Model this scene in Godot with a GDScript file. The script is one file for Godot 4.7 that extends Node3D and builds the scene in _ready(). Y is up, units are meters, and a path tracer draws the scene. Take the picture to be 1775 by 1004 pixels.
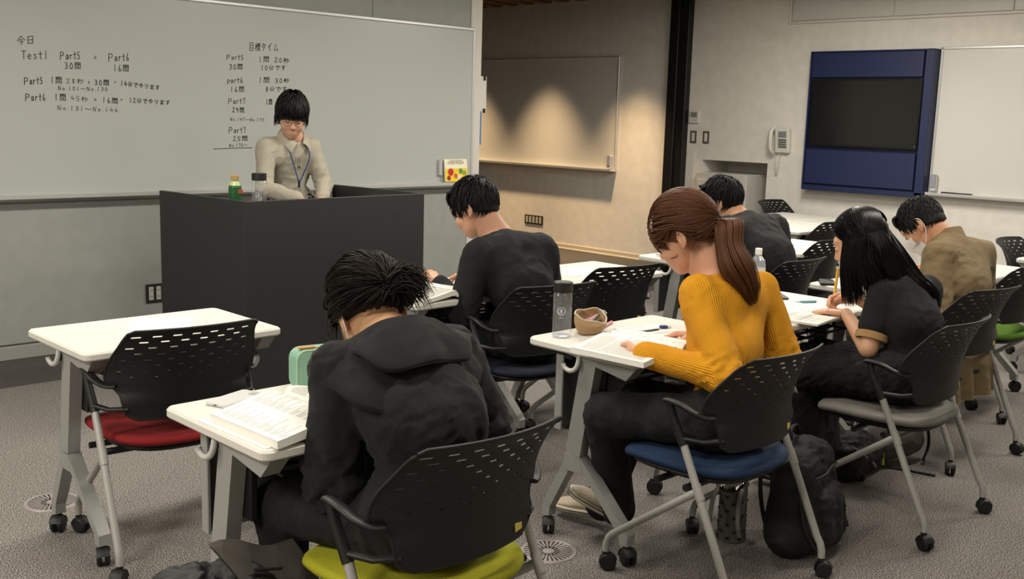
extends Node3D

# ---------------------------------------------------------------- mesh builder
class MB:
	var v := PackedVector3Array()
	var n := PackedVector3Array()
	var t := PackedVector2Array()
	var ix := PackedInt32Array()
	var xf := Transform3D()
	func vert(p: Vector3, nn: Vector3, uv := Vector2.ZERO) -> int:
		v.append(xf * p)
		n.append((xf.basis * nn).normalized())
		t.append(uv)
		return v.size() - 1
	func tri(a: int, b: int, c: int) -> void:
		var g := (v[b] - v[a]).cross(v[c] - v[a])
		if g.dot(n[a] + n[b] + n[c]) > 0.0:
			ix.append(a); ix.append(c); ix.append(b)
		else:
			ix.append(a); ix.append(b); ix.append(c)
	func quad(a: Vector3, b: Vector3, c: Vector3, d: Vector3, nn: Vector3) -> void:
		var i := vert(a, nn, Vector2(0, 1))
		vert(b, nn, Vector2(1, 1)); vert(c, nn, Vector2(1, 0)); vert(d, nn, Vector2(0, 0))
		tri(i, i + 1, i + 2); tri(i, i + 2, i + 3)
	func fquad(a: Vector3, b: Vector3, c: Vector3, d: Vector3) -> void:
		var g := (c - a).cross(d - b)
		quad(a, b, c, d, g.normalized())
	func box(c: Vector3, s: Vector3, bs := Basis()) -> void:
		var h := s * 0.5
		for ax in 3:
			for sg in [-1.0, 1.0]:
				var nn := Vector3.ZERO; nn[ax] = sg
				var p := Vector3.ZERO; p[(ax + 1) % 3] = 1
				var q := Vector3.ZERO; q[(ax + 2) % 3] = 1
				var o := c + bs * (nn * h)
				var e := bs * (p * h); var f := bs * (q * h)
				quad(o - e - f, o + e - f, o + e + f, o - e + f, bs * nn)
	# outline in the local xz plane, from y0 to y1, with bevelled edges
	func prism(poly: PackedVector2Array, y0: float, y1: float, bevel := 0.0) -> void:
		var m := poly.size()
		var cen := Vector2.ZERO
		for p in poly: cen += p / m
		var rings := []
		if bevel > 0.0:
			rings = [[y0, 1], [y0 + bevel, 0], [y1 - bevel, 0], [y1, 1]]
		else:
			rings = [[y0, 0], [y1, 0]]
		var inner := PackedVector2Array()
		for i in m:
			var a: Vector2 = poly[(i + m - 1) % m]; var b: Vector2 = poly[i]; var c: Vector2 = poly[(i + 1) % m]
			var n1 := (b - a).normalized().orthogonal(); var n2 := (c - b).normalized().orthogonal()
			var nb := (n1 + n2).normalized()
			if nb.dot(b - cen) < 0: nb = -nb
			inner.append(b - nb * bevel)
		for r in rings.size() - 1:
			for i in m:
				var j := (i + 1) % m
				var p0: Vector2 = inner[i] if rings[r][1] else poly[i]
				var p1: Vector2 = inner[j] if rings[r][1] else poly[j]
				var q0: Vector2 = inner[i] if rings[r + 1][1] else poly[i]
				var q1: Vector2 = inner[j] if rings[r + 1][1] else poly[j]
				var A := Vector3(p0.x, rings[r][0], p0.y); var B := Vector3(p1.x, rings[r][0], p1.y)
				var C := Vector3(q1.x, rings[r + 1][0], q1.y); var D := Vector3(q0.x, rings[r + 1][0], q0.y)
				var g := (C - A).cross(D - B).normalized()
				var mid := (A + B + C + D) * 0.25
				if g.dot(mid - Vector3(cen.x, (y0 + y1) * 0.5, cen.y)) < 0: g = -g
				quad(A, B, C, D, g)
		for e in 2:
			var y := y0 if e == 0 else y1
			var nn := Vector3(0, -1 if e == 0 else 1, 0)
			var c0 := vert(Vector3(cen.x, y, cen.y), nn, Vector2(0.5, 0.5))
			var use := inner if bevel > 0.0 else poly
			for p in use: vert(Vector3(p.x, y, p.y), nn, Vector2(p.x, p.y))
			for i in m: tri(c0, c0 + 1 + i, c0 + 1 + (i + 1) % m)
	func cbox(c: Vector3, s: Vector3, bv := 0.004, bs := Basis()) -> void:
		var keep := xf
		xf = xf * Transform3D(bs, c)
		prism(PackedVector2Array([Vector2(-s.x / 2 + bv, -s.z / 2), Vector2(s.x / 2 - bv, -s.z / 2), Vector2(s.x / 2, -s.z / 2 + bv), Vector2(s.x / 2, s.z / 2 - bv), Vector2(s.x / 2 - bv, s.z / 2), Vector2(-s.x / 2 + bv, s.z / 2), Vector2(-s.x / 2, s.z / 2 - bv), Vector2(-s.x / 2, -s.z / 2 + bv)]), -s.y / 2, s.y / 2, bv)
		xf = keep
	# rows of points, smooth normals
	func grid(rows: Array, wrap := false, flip := false) -> void:
		var R := rows.size(); var C: int = rows[0].size()
		var base := v.size()
		for i in R:
			for j in C:
				var a: Vector3 = rows[maxi(i - 1, 0)][j]; var b: Vector3 = rows[mini(i + 1, R - 1)][j]
				var c: Vector3; var d: Vector3
				if wrap:
					c = rows[i][(j + C - 1) % C]; d = rows[i][(j + 1) % C]
				else:
					c = rows[i][maxi(j - 1, 0)]; d = rows[i][mini(j + 1, C - 1)]
				var g := (b - a).cross(d - c)
				if g.length() < 1e-9:
					g = (rows[R / 2][j] - rows[0][j])
				vert(rows[i][j], g * (-1.0 if flip else 1.0), Vector2(float(j) / (C - (0 if wrap else 1)), float(i) / maxi(1, R - 1)))
		for i in R - 1:
			for j in (C if wrap else C - 1):
				var k := (j + 1) % C
				var p := base + i * C + j; var q := base + i * C + k; var r := base + (i + 1) * C + k; var s := base + (i + 1) * C + j
				tri(p, q, r); tri(p, r, s)
	func tube(path: Array, rad, sides := 8, caps := true, flat := 1.0, side_hint := Vector3.ZERO) -> void:
		var R := path.size()
		var base := v.size()
		var up := Vector3.UP
		var d0: Vector3 = (path[1] - path[0]).normalized()
		if absf(d0.dot(up)) > 0.9: up = Vector3.RIGHT
		if side_hint != Vector3.ZERO: up = side_hint
		var s := d0.cross(up).normalized()
		for i in R:
			var d: Vector3 = (path[mini(i + 1, R - 1)] - path[maxi(i - 1, 0)]).normalized()
			s = (s - d * s.dot(d)).normalized()
			var w := d.cross(s)
			var r: float = rad[i] if rad is Array else rad
			for j in sides:
				var a := TAU * j / sides
				var e := s * cos(a) + w * sin(a) * flat
				var nn := s * cos(a) * flat + w * sin(a)
				vert(path[i] + e * r, nn, Vector2(float(j) / sides, float(i) / (R - 1)))
		for i in R - 1:
			for j in sides:
				var k := (j + 1) % sides
				var p := base + i * sides + j; var q := base + i * sides + k
				tri(p, q, q + sides); tri(p, q + sides, p + sides)
		if caps:
			for e in 2:
				var o := base + (0 if e == 0 else (R - 1) * sides)
				var c: Vector3 = path[0] if e == 0 else path[R - 1]
				var nn: Vector3 = (path[0] - path[1]) if e == 0 else (path[R - 1] - path[R - 2])
				var c0 := vert(c, nn.normalized())
				var inv := xf.affine_inverse()
				for j in sides: vert(inv * v[o + j], nn.normalized())
				for j in sides: tri(c0, c0 + 1 + j, c0 + 1 + (j + 1) % sides)
	# profile of (radius, height) turned round the local y axis
	func lathe(prof: Array, sides := 16) -> void:
		var R := prof.size()
		for i in R - 1:
			var a: Vector2 = prof[i]; var b: Vector2 = prof[i + 1]
			var sl := b - a
			var nn := Vector2(sl.y, -sl.x).normalized()
			for j in sides:
				var t0 := TAU * j / sides; var t1 := TAU * (j + 1) / sides
				var i0 := v.size()
				for q in [[a, t0], [a, t1], [b, t1], [b, t0]]:
					var pr: Vector2 = q[0]; var th: float = q[1]
					vert(Vector3(pr.x * cos(th), pr.y, pr.x * sin(th)), Vector3(nn.x * cos(th), nn.y, nn.x * sin(th)), Vector2(th / TAU, pr.y))
				tri(i0, i0 + 1, i0 + 2); tri(i0, i0 + 2, i0 + 3)
	func mesh() -> ArrayMesh:
		var arr := []
		arr.resize(Mesh.ARRAY_MAX)
		arr[Mesh.ARRAY_VERTEX] = v
		arr[Mesh.ARRAY_NORMAL] = n
		arr[Mesh.ARRAY_TEX_UV] = t
		arr[Mesh.ARRAY_INDEX] = ix
		var am := ArrayMesh.new()
		am.add_surface_from_arrays(Mesh.PRIMITIVE_TRIANGLES, arr)
		return am

# how a cloth folds over a body, and its texture coordinates
class Cloth:
	func bump(_p: Vector3, _g: Vector3) -> float: return 0.0
	func uv(p: Vector3) -> Vector2: return Vector2(p.x, p.y)

# ---------------------------------------------------------------- distance field with surface nets
class Field:
	var o: Vector3
	var c: float
	var nx: int
	var ny: int
	var nz: int
	var f := PackedFloat32Array()
	func _init(lo: Vector3, hi: Vector3, cell: float) -> void:
		o = lo; c = cell
		nx = int(ceil((hi.x - lo.x) / cell)) + 1
		ny = int(ceil((hi.y - lo.y) / cell)) + 1
		nz = int(ceil((hi.z - lo.z) / cell)) + 1
		f.resize(nx * ny * nz)
		f.fill(1.0)
	func span(lo: Vector3, hi: Vector3) -> Array:
		return [maxi(0, int((lo.x - o.x) / c)), mini(nx - 1, int((hi.x - o.x) / c) + 1), maxi(0, int((lo.y - o.y) / c)), mini(ny - 1, int((hi.y - o.y) / c) + 1), maxi(0, int((lo.z - o.z) / c)), mini(nz - 1, int((hi.z - o.z) / c) + 1)]
	func cap(a: Vector3, b: Vector3, ra: float, rb: float, k := 0.03) -> void:
		var m := maxf(ra, rb) + k + 2.5 * c
		var mv := Vector3(m, m, m)
		var s := span(a.min(b) - mv, a.max(b) + mv)
		var ba := b - a
		var inv := 1.0 / maxf(ba.length_squared(), 1e-9)
		var dr := rb - ra
		for iz in range(s[4], s[5] + 1):
			for iy in range(s[2], s[3] + 1):
				var i: int = (iz * ny + iy) * nx + int(s[0])
				var p := Vector3(o.x + int(s[0]) * c, o.y + iy * c, o.z + iz * c) - a
				for x in range(s[0], s[1] + 1):
					var h := clampf(p.dot(ba) * inv, 0.0, 1.0)
					var d := (p - ba * h).length() - ra - h * dr
					var e := f[i]
					if d < e + k:
						if d <= e - k: f[i] = d
						else:
							var q := (k - absf(d - e)) / k
							f[i] = minf(d, e) - q * q * k * 0.25
					i += 1
					p.x += c
	# ellipsoid: bs columns are its unit axes
	func ell(ct: Vector3, bs: Basis, r: Vector3, k := 0.02, cut := false) -> void:
		var m := maxf(r.x, maxf(r.y, r.z)) + k + 2.5 * c
		var mv := Vector3(m, m, m)
		var s := span(ct - mv, ct + mv)
		var rm := minf(r.x, minf(r.y, r.z))
		var ib := bs.transposed()
		for iz in range(s[4], s[5] + 1):
			for iy in range(s[2], s[3] + 1):
				var i: int = (iz * ny + iy) * nx + int(s[0])
				for x in range(s[0], s[1] + 1):
					var p := ib * (Vector3(o.x + x * c, o.y + iy * c, o.z + iz * c) - ct)
					var q0 := p / r
					var l := q0.length()
					var g := (q0 / r).length()
					var d := l * (l - 1.0) / g if g > 1e-6 else -rm
					var e := f[i]
					if cut:
						d = -d
						if d > e - k:
							if d >= e + k: f[i] = d
							else:
								var q2 := (k - absf(d - e)) / k
								f[i] = maxf(d, e) + q2 * q2 * k * 0.25
					elif d < e + k:
						if d <= e - k: f[i] = d
						else:
							var q := (k - absf(d - e)) / k
							f[i] = minf(d, e) - q * q * k * 0.25
					i += 1
	# keeps the side where (p - at) . nn < 0
	func plane_cut(at: Vector3, nn: Vector3) -> void:
		var i := 0
		for z in nz:
			for y in ny:
				var d := (Vector3(o.x, o.y + y * c, o.z + z * c) - at).dot(nn)
				var st := nn.x * c
				for x in nx:
					if d > f[i]: f[i] = d
					d += st
					i += 1
	func emit(mb: MB, skin: Cloth = null) -> void:
		var cells := {}
		var sy := nx
		var sz := nx * ny
		var lim := 2.0 * c
		for z in nz - 1:
			for y in ny - 1:
				var i := (z * ny + y) * nx
				for x in nx - 1:
					var f0 := f[i]
					if f0 < lim and f0 > -lim:
						var f1 := f[i + 1]; var f2 := f[i + sy]; var f3 := f[i + sy + 1]
						var f4 := f[i + sz]; var f5 := f[i + sz + 1]; var f6 := f[i + sz + sy]; var f7 := f[i + sz + sy + 1]
						var cnt := int(f0 < 0) + int(f1 < 0) + int(f2 < 0) + int(f3 < 0) + int(f4 < 0) + int(f5 < 0) + int(f6 < 0) + int(f7 < 0)
						if cnt > 0 and cnt < 8:
							var acc := Vector3.ZERO
							var m := 0
							if (f0 < 0) != (f1 < 0): acc += Vector3(f0 / (f0 - f1), 0, 0); m += 1
							if (f2 < 0) != (f3 < 0): acc += Vector3(f2 / (f2 - f3), 1, 0); m += 1
							if (f4 < 0) != (f5 < 0): acc += Vector3(f4 / (f4 - f5), 0, 1); m += 1
							if (f6 < 0) != (f7 < 0): acc += Vector3(f6 / (f6 - f7), 1, 1); m += 1
							if (f0 < 0) != (f2 < 0): acc += Vector3(0, f0 / (f0 - f2), 0); m += 1
							if (f1 < 0) != (f3 < 0): acc += Vector3(1, f1 / (f1 - f3), 0); m += 1
							if (f4 < 0) != (f6 < 0): acc += Vector3(0, f4 / (f4 - f6), 1); m += 1
							if (f5 < 0) != (f7 < 0): acc += Vector3(1, f5 / (f5 - f7), 1); m += 1
							if (f0 < 0) != (f4 < 0): acc += Vector3(0, 0, f0 / (f0 - f4)); m += 1
							if (f1 < 0) != (f5 < 0): acc += Vector3(1, 0, f1 / (f1 - f5)); m += 1
							if (f2 < 0) != (f6 < 0): acc += Vector3(0, 1, f2 / (f2 - f6)); m += 1
							if (f3 < 0) != (f7 < 0): acc += Vector3(1, 1, f3 / (f3 - f7)); m += 1
							var g := Vector3(f1 + f3 + f5 + f7 - f0 - f2 - f4 - f6, f2 + f3 + f6 + f7 - f0 - f1 - f4 - f5, f4 + f5 + f6 + f7 - f0 - f1 - f2 - f3).normalized()
							var p := o + (Vector3(x, y, z) + acc / m) * c
							if skin: p += g * skin.bump(p, g)
							cells[i] = mb.vert(p, g, skin.uv(p) if skin else Vector2(p.x, p.y))
					i += 1
		var first := mb.ix.size()
		for i: int in cells:
			var s0 := f[i] < 0
			# edge along x: shared by cells at -y, -z
			if s0 != (f[i + 1] < 0): _face(mb, cells, i, i - sy, i - sy - sz, i - sz)
			if s0 != (f[i + sy] < 0): _face(mb, cells, i, i - 1, i - 1 - sz, i - sz)
			if s0 != (f[i + sz] < 0): _face(mb, cells, i, i - 1, i - 1 - sy, i - sy)
		if skin: _renormal(mb, first, cells)
	func _face(mb: MB, cells: Dictionary, a: int, b: int, d: int, e: int) -> void:
		if cells.has(b) and cells.has(d) and cells.has(e):
			mb.tri(cells[a], cells[b], cells[d]); mb.tri(cells[a], cells[d], cells[e])
	func _renormal(mb: MB, first: int, cells: Dictionary) -> void:
		for i: int in cells: mb.n[cells[i]] = Vector3.ZERO
		for q in range(first, mb.ix.size(), 3):
			var a := mb.ix[q]; var b := mb.ix[q + 1]; var d := mb.ix[q + 2]
			var g := (mb.v[d] - mb.v[a]).cross(mb.v[b] - mb.v[a])
			mb.n[a] += g; mb.n[b] += g; mb.n[d] += g
		for i: int in cells: mb.n[cells[i]] = mb.n[cells[i]].normalized()

# ---------------------------------------------------------------- naming, materials
var taken := {}
func numbered(called: String) -> String:
	var k: int = taken.get(called, 0)
	taken[called] = k + 1
	return called if k == 0 else "%s_%03d" % [called, k]

func tag(o: Node3D, label: String, category: String, group := "") -> Node3D:
	o.set_meta("label", label)
	o.set_meta("category", category)
	if group: o.set_meta("group", group)
	return o

func thing(called: String, label: String, category: String, at := Vector3.ZERO, turn := 0.0, group := "") -> Node3D:
	var o := Node3D.new()
	o.name = numbered(called)
	add_child(o)
	o.position = at
	o.rotation.y = turn
	return tag(o, label, category, group)

func part(called: String, m, material: Material, parent: Node = self) -> MeshInstance3D:
	var o := MeshInstance3D.new()
	o.name = numbered(called) if parent == self else called
	o.mesh = m.mesh() if m is MB else m
	o.material_override = material
	parent.add_child(o, true)
	return o

func struct_part(called: String, m, material: Material) -> MeshInstance3D:
	var o := part(called, m, material)
	o.set_meta("kind", "structure")
	return o

func struct_node(called: String) -> Node3D:
	var o := Node3D.new()
	o.name = numbered(called)
	add_child(o)
	o.set_meta("kind", "structure")
	return o

func copy(o: Node3D, label: String, at: Vector3, turn := 0.0) -> Node3D:
	var r: Node3D = o.duplicate()
	var base := String(o.name)
	r.name = numbered(base)
	add_child(r)
	r.position = at
	r.rotation.y = turn
	r.set_meta("label", label)
	return r

func paint(col: Color, rough := 0.6, metal := 0.0) -> StandardMaterial3D:
	var m := StandardMaterial3D.new()
	m.albedo_color = col
	m.roughness = rough
	m.metallic = metal
	return m

var noise_cache := {}
func noise_tex(freq: float, size := 256, ramp := [], normal := false, strength := 4.0, kind := FastNoiseLite.TYPE_SIMPLEX_SMOOTH, seedv := 1, octaves := 3, ridged := false) -> NoiseTexture2D:
	var key := str([freq, size, ramp, normal, strength, kind, seedv, octaves, ridged])
	if noise_cache.has(key): return noise_cache[key]
	var nz := FastNoiseLite.new()
	nz.noise_type = kind
	nz.frequency = freq
	nz.seed = seedv
	nz.fractal_octaves = octaves
	if ridged: nz.fractal_type = FastNoiseLite.FRACTAL_RIDGED
	var t := NoiseTexture2D.new()
	t.width = size; t.height = size
	t.seamless = true
	t.noise = nz
	t.as_normal_map = normal
	t.bump_strength = strength
	if ramp:
		var g := Gradient.new()
		g.set_color(0, ramp[0]); g.set_color(1, ramp[ramp.size() - 1])
		for i in range(1, ramp.size() - 1): g.add_point(float(i) / (ramp.size() - 1), ramp[i])
		t.color_ramp = g
	noise_cache[key] = t
	return t

func textured(col: Color, rough: float, albedo: Texture2D, normal: Texture2D, scale: float, depth := 0.5, metal := 0.0) -> StandardMaterial3D:
	var m := paint(col, rough, metal)
	m.albedo_texture = albedo
	if normal:
		m.normal_enabled = true
		m.normal_texture = normal
		m.normal_scale = depth
	m.uv1_triplanar = true
	m.uv1_world_triplanar = true
	m.uv1_scale = Vector3(scale, scale, scale)
	return m

func rrect(w: float, d: float, r: float, seg := 4) -> PackedVector2Array:
	var out := PackedVector2Array()
	for q in 4:
		var cx := (w / 2 - r) * (1 if q == 0 or q == 3 else -1)
		var cy := (d / 2 - r) * (1 if q < 2 else -1)
		for i in seg + 1:
			var a := PI / 2 * q + PI / 2 * i / seg
			out.append(Vector2(cx + r * cos(a), cy + r * sin(a)))
	return out

func V(x: float, y: float, z: float) -> Vector3:
	return Vector3(x, y, z)

# smooth curve through points
func curve(pts: Array, per := 6) -> Array:
	var out := []
	var m := pts.size()
	for i in m - 1:
		var p0: Vector3 = pts[maxi(i - 1, 0)]; var p1: Vector3 = pts[i]; var p2: Vector3 = pts[i + 1]; var p3: Vector3 = pts[mini(i + 2, m - 1)]
		for k in per:
			out.append(p1.cubic_interpolate(p2, p0, p3, float(k) / per))
	out.append(pts[m - 1])
	return out

var mats := {}

func _ready() -> void:
	# camera
	var cam := Camera3D.new()
	cam.name = "camera"
	add_child(cam)
	cam.transform = Transform3D(Basis(V(CR[0], CR[1], CR[2]), V(CU[0], CU[1], CU[2]), V(-CF[0], -CF[1], -CF[2])).orthonormalized(), V(0, 1.49, 0))
	cam.fov = 31.0266
	cam.near = 0.05
	cam.far = 60.0
	cam.current = true
	# sky, exposure
	var env := Environment.new()
	env.background_mode = Environment.BG_COLOR
	env.background_color = Color(0.02, 0.02, 0.022)
	env.tonemap_mode = Environment.TONE_MAPPER_LINEAR
	env.tonemap_exposure = 1.0
	env.sdfgi_enabled = true
	env.ssao_enabled = true
	env.ssil_enabled = true
	var we := WorldEnvironment.new()
	we.name = "surroundings"
	we.environment = env
	add_child(we)
	# ceiling lamps of the classroom
	var nth := 0
	for lp in [[-1.2, -4.0, 1.6], [1.8, -4.0, 1.0], [4.4, -4.0, 1.0], [6.7, -4.0, 1.45], [-1.2, -1.5, 1.6], [1.8, -1.5, 0.6], [4.4, -1.5, 0.6], [6.7, -1.5, 1.0], [1.9, 1.0, 0.2]]:
		ceiling_lamp(V(lp[0], 2.75, lp[1]), LAMP * lp[2], nth)
		nth += 1
	make_materials()
	room()
	fixtures()
	furniture()
	belongings()
	people()

const CR := [0.7160, 0.0290, 0.6970]
const CU := [0.0940, 0.9860, -0.1360]
const CF := [0.6920, -0.1630, -0.7040]
const LAMP := 5.2
const LAMP_COLOR := Color(1.0, 0.975, 0.925)
const ZB := -6.30      # face of the wall behind the lectern
const XT := 8.825      # face of the wall with the television
const CH := 2.75       # ceiling

func ceiling_lamp(at: Vector3, energy: float, nth: int) -> void:
	var t := thing("ceiling_light", "rectangular ceiling light, %s, in the %s row above the picture" % [["leftmost", "second from the left", "third from the left", "rightmost"][nth % 4], ["front", "second", "rear"][nth / 4]], "ceiling light", at, 0.0, "classroom ceiling lights")
	var m := MB.new()
	m.cbox(V(0, -0.02, 0), V(1.24, 0.04, 0.34), 0.006)
	part("housing", m, paint(Color(0.85, 0.85, 0.83), 0.5), t)
	var d := MB.new()
	d.cbox(V(0, -0.045, 0), V(1.18, 0.012, 0.28), 0.003)
	var g := paint(Color(1, 1, 1), 0.6)
	g.emission_enabled = true
	g.emission = LAMP_COLOR
	g.emission_energy_multiplier = 0.9
	part("diffuser", d, g, t)
	var l := AreaLight3D.new()
	l.name = "lamp"
	l.area_size = Vector2(1.18, 0.28)
	l.light_energy = energy
	l.light_color = LAMP_COLOR
	l.shadow_enabled = true
	l.set("area_range", 14.0)
	l.set("area_attenuation", 2.0)
	t.add_child(l)
	l.position = V(0, -0.06, 0)
	l.rotation_degrees = V(-90, 0, 0)

func make_materials() -> void:
	mats.black_plastic = textured(Color(0.048, 0.048, 0.050), 0.5, null, noise_tex(0.25, 128, [], true, 2.0), 8.0, 0.15)
	mats.silver = paint(Color(0.66, 0.655, 0.635), 0.42, 0.25)
	mats.steel = paint(Color(0.72, 0.72, 0.72), 0.3, 0.85)
	mats.desk_leg = paint(Color(0.60, 0.60, 0.585), 0.45, 0.2)
	mats.desk_top = textured(Color(0.815, 0.805, 0.77), 0.42, null, noise_tex(0.3, 128, [], true, 1.0), 6.0, 0.05)
	mats.panel_grey = paint(Color(0.34, 0.34, 0.335), 0.65)
	mats.rubber = paint(Color(0.05, 0.05, 0.052), 0.55)
	mats.white_wall = textured(Color(0.89, 0.87, 0.835), 0.8, noise_tex(0.02, 256, [Color(0.95, 0.95, 0.95), Color(1, 1, 1)]), noise_tex(0.35, 256, [], true, 3.0), 1.3, 0.12)
	mats.front_wall = textured(Color(0.60, 0.61, 0.59), 0.62, noise_tex(0.02, 256, [Color(0.96, 0.96, 0.96), Color(1, 1, 1)]), noise_tex(0.35, 256, [], true, 3.0), 1.3, 0.08)
	mats.board = paint(Color(0.69, 0.705, 0.685), 0.32)
	mats.white_board = paint(Color(0.81, 0.80, 0.775), 0.3)
	mats.aluminium = paint(Color(0.80, 0.80, 0.79), 0.36, 0.45)
	mats.carpet = textured(Color(1, 1, 1), 0.97, noise_tex(0.17, 512, [Color(0.15, 0.142, 0.134), Color(0.21, 0.20, 0.19), Color(0.44, 0.42, 0.40), Color(0.68, 0.65, 0.625), Color(0.78, 0.75, 0.725)], false, 1.0, FastNoiseLite.TYPE_SIMPLEX, 3, 4), noise_tex(0.22, 512, [], true, 7.0, FastNoiseLite.TYPE_SIMPLEX, 5, 3), 1.6, 0.35)
	mats.carpet_dark = textured(Color(1, 1, 1), 0.97, noise_tex(0.2, 256, [Color(0.20, 0.19, 0.185), Color(0.29, 0.275, 0.265), Color(0.36, 0.345, 0.33)], false, 1.0, FastNoiseLite.TYPE_SIMPLEX, 4, 4), noise_tex(0.22, 256, [], true, 6.0, FastNoiseLite.TYPE_SIMPLEX, 6, 3), 2.2, 0.6)
	mats.lectern = textured(Color(0.115, 0.12, 0.122), 0.6, noise_tex(0.03, 256, [Color(0.93, 0.93, 0.93), Color(1, 1, 1)]), noise_tex(0.4, 256, [], true, 2.0), 2.0, 0.08)
	mats.paper = paint(Color(0.91, 0.90, 0.87), 0.75)
	mats.wood = textured(Color(0.50, 0.33, 0.18), 0.55, noise_tex(0.05, 256, [Color(0.75, 0.72, 0.7), Color(1, 1, 1)]), null, 2.0)
	mats.black_paint = paint(Color(0.045, 0.045, 0.045), 0.5)

func slab(lo: Vector3, hi: Vector3) -> MB:
	var m := MB.new()
	m.box((lo + hi) * 0.5, hi - lo)
	return m

func room() -> void:
	var th := 0.15
	# floor: dark strip along the board wall and in the next room, light carpet elsewhere
	struct_part("floor", slab(V(-3.0, -0.1, -5.67), V(9.4, 0, 3.0)), mats.carpet)
	struct_part("floor", slab(V(-3.0, -0.1, -11.6), V(9.4, 0.0, -5.67)), mats.carpet_dark)
	struct_part("ceiling", slab(V(-3.0, CH, -6.45), V(9.4, CH + 0.1, 3.0)), paint(Color(0.80, 0.79, 0.76), 0.9))
	struct_part("ceiling", slab(V(3.0, 3.0, -11.6), V(9.4, 3.1, -6.45)), paint(Color(0.16, 0.15, 0.14), 0.9))
	struct_part("trim_1", slab(V(5.77, CH, -6.45), V(9.4, 3.0, -6.33)), paint(Color(0.30, 0.29, 0.27), 0.8))
	struct_part("wall_left", slab(V(-3.0 - th, -0.1, -6.5), V(-3.0, 2.9, 3.0 + th)), mats.white_wall)
	struct_part("wall_back", slab(V(-3.0, -0.1, 3.0), V(9.4, 2.9, 3.0 + th)), mats.white_wall)
	struct_part("wall_far", slab(V(3.0, -0.1, -11.6 - th), V(9.4, 3.1, -11.6)), mats.white_wall)
	struct_part("wall_side", slab(V(3.0 - th, -0.1, -11.6), V(3.0, 3.1, -6.46)), mats.white_wall)
	# front wall: core with movable panels standing proud of it, joints between them
	var wf := struct_node("wall_front")
	part("core", slab(V(-3.0, 0, ZB - 0.15), V(5.755, CH, ZB - 0.012)), mats.front_wall, wf)
	var xs := [-3.0, -0.2, 1.0, 2.2, 3.45, 4.694, 5.648]
	for i in xs.size() - 1:
		var m := MB.new()
		var w: float = xs[i + 1] - xs[i] - 0.004
		m.cbox(V((xs[i] + xs[i + 1]) / 2, 1.56 + 0.595, ZB - 0.008), V(w, 1.19, 0.016), 0.002)
		part("panel", m, mats.front_wall, wf)
	var low := MB.new()
	low.cbox(V(1.32, 0.52, ZB - 0.008), V(8.65, 0.86, 0.016), 0.002)
	part("panel", low, mats.front_wall, wf)
	var post := MB.new()
	post.cbox(V(5.71, CH / 2, ZB - 0.075), V(0.118, CH, 0.17), 0.006)
	part("end_post", post, paint(Color(0.82, 0.80, 0.77), 0.55), wf)
	var edge := MB.new()
	edge.cbox(V(5.777, CH / 2, ZB - 0.10), V(0.016, CH, 0.10), 0.003)
	part("edge_strip", edge, paint(Color(0.17, 0.16, 0.15), 0.5), wf)
	var bb := MB.new()
	bb.cbox(V(1.36, 0.04, ZB + 0.005), V(8.7, 0.08, 0.012), 0.003)
	struct_part("baseboard_front", bb, paint(Color(0.58, 0.58, 0.56), 0.6))
	# right wall with a cabinet niche; the part beyond the black pillar belongs to the next room
	var nz0 := -6.285
	var nz1 := -5.52
	for q in [[V(XT, -0.1, -11.6), V(9.4, 3.1, nz0)], [V(XT, 1.122, nz0), V(9.4, 3.1, nz1)], [V(XT, -0.1, nz1), V(9.4, 3.1, 3.0)], [V(9.3, -0.1, nz0), V(9.4, 1.122, nz1)]]:
		struct_part("wall_right", slab(q[0], q[1]), mats.white_wall)
	var b2 := MB.new()
	b2.cbox(V(XT - 0.006, 0.032, -9.15), V(0.012, 0.064, 4.8), 0.003)
	b2.cbox(V(XT - 0.012, 0.010, -9.15), V(0.024, 0.020, 4.8), 0.004)
	struct_part("baseboard_right", b2, paint(Color(0.78, 0.74, 0.66), 0.6))
	# pillar of black steel where the movable wall closes
	var pl := MB.new()
	pl.cbox(V(XT - 0.03, 1.45, -6.60), V(0.10, 2.9, 0.235), 0.004)
	pl.cbox(V(XT - 0.085, 1.45, -6.645), V(0.03, 2.9, 0.11), 0.004)
	struct_part("trim_2", pl, mats.black_paint)
	# framed white panels above head height
	var up := struct_node("trim_3")
	var rail := MB.new()
	rail.cbox(V(XT - 0.012, 2.43, -2.2), V(0.03, 0.022, 6.36), 0.003)
	part("rail", rail, paint(Color(0.83, 0.81, 0.78), 0.5), up)
	var st := MB.new()
	st.cbox(V(XT - 0.012, 2.59, -5.372), V(0.03, 0.30, 0.022), 0.003)
	part("stile", st, paint(Color(0.83, 0.81, 0.78), 0.5), up)
	for k in 6:
		var pn := MB.new()
		pn.cbox(V(XT - 0.006, 2.596, -5.36 + 0.5 + k * 1.0), V(0.014, 0.30, 0.985), 0.002)
		part("panel", pn, paint(Color(0.80, 0.79, 0.765), 0.45), up)
	# ceiling of the next room: wooden slats
	var sl := struct_node("trim_4")
	for k in 13:
		var s := MB.new()
		s.cbox(V(5.9 + 1.43, 2.805, -10.9 + k * 0.27), V(2.86, 0.07, 0.13), 0.003)
		part("slat", s, mats.wood, sl)

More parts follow.
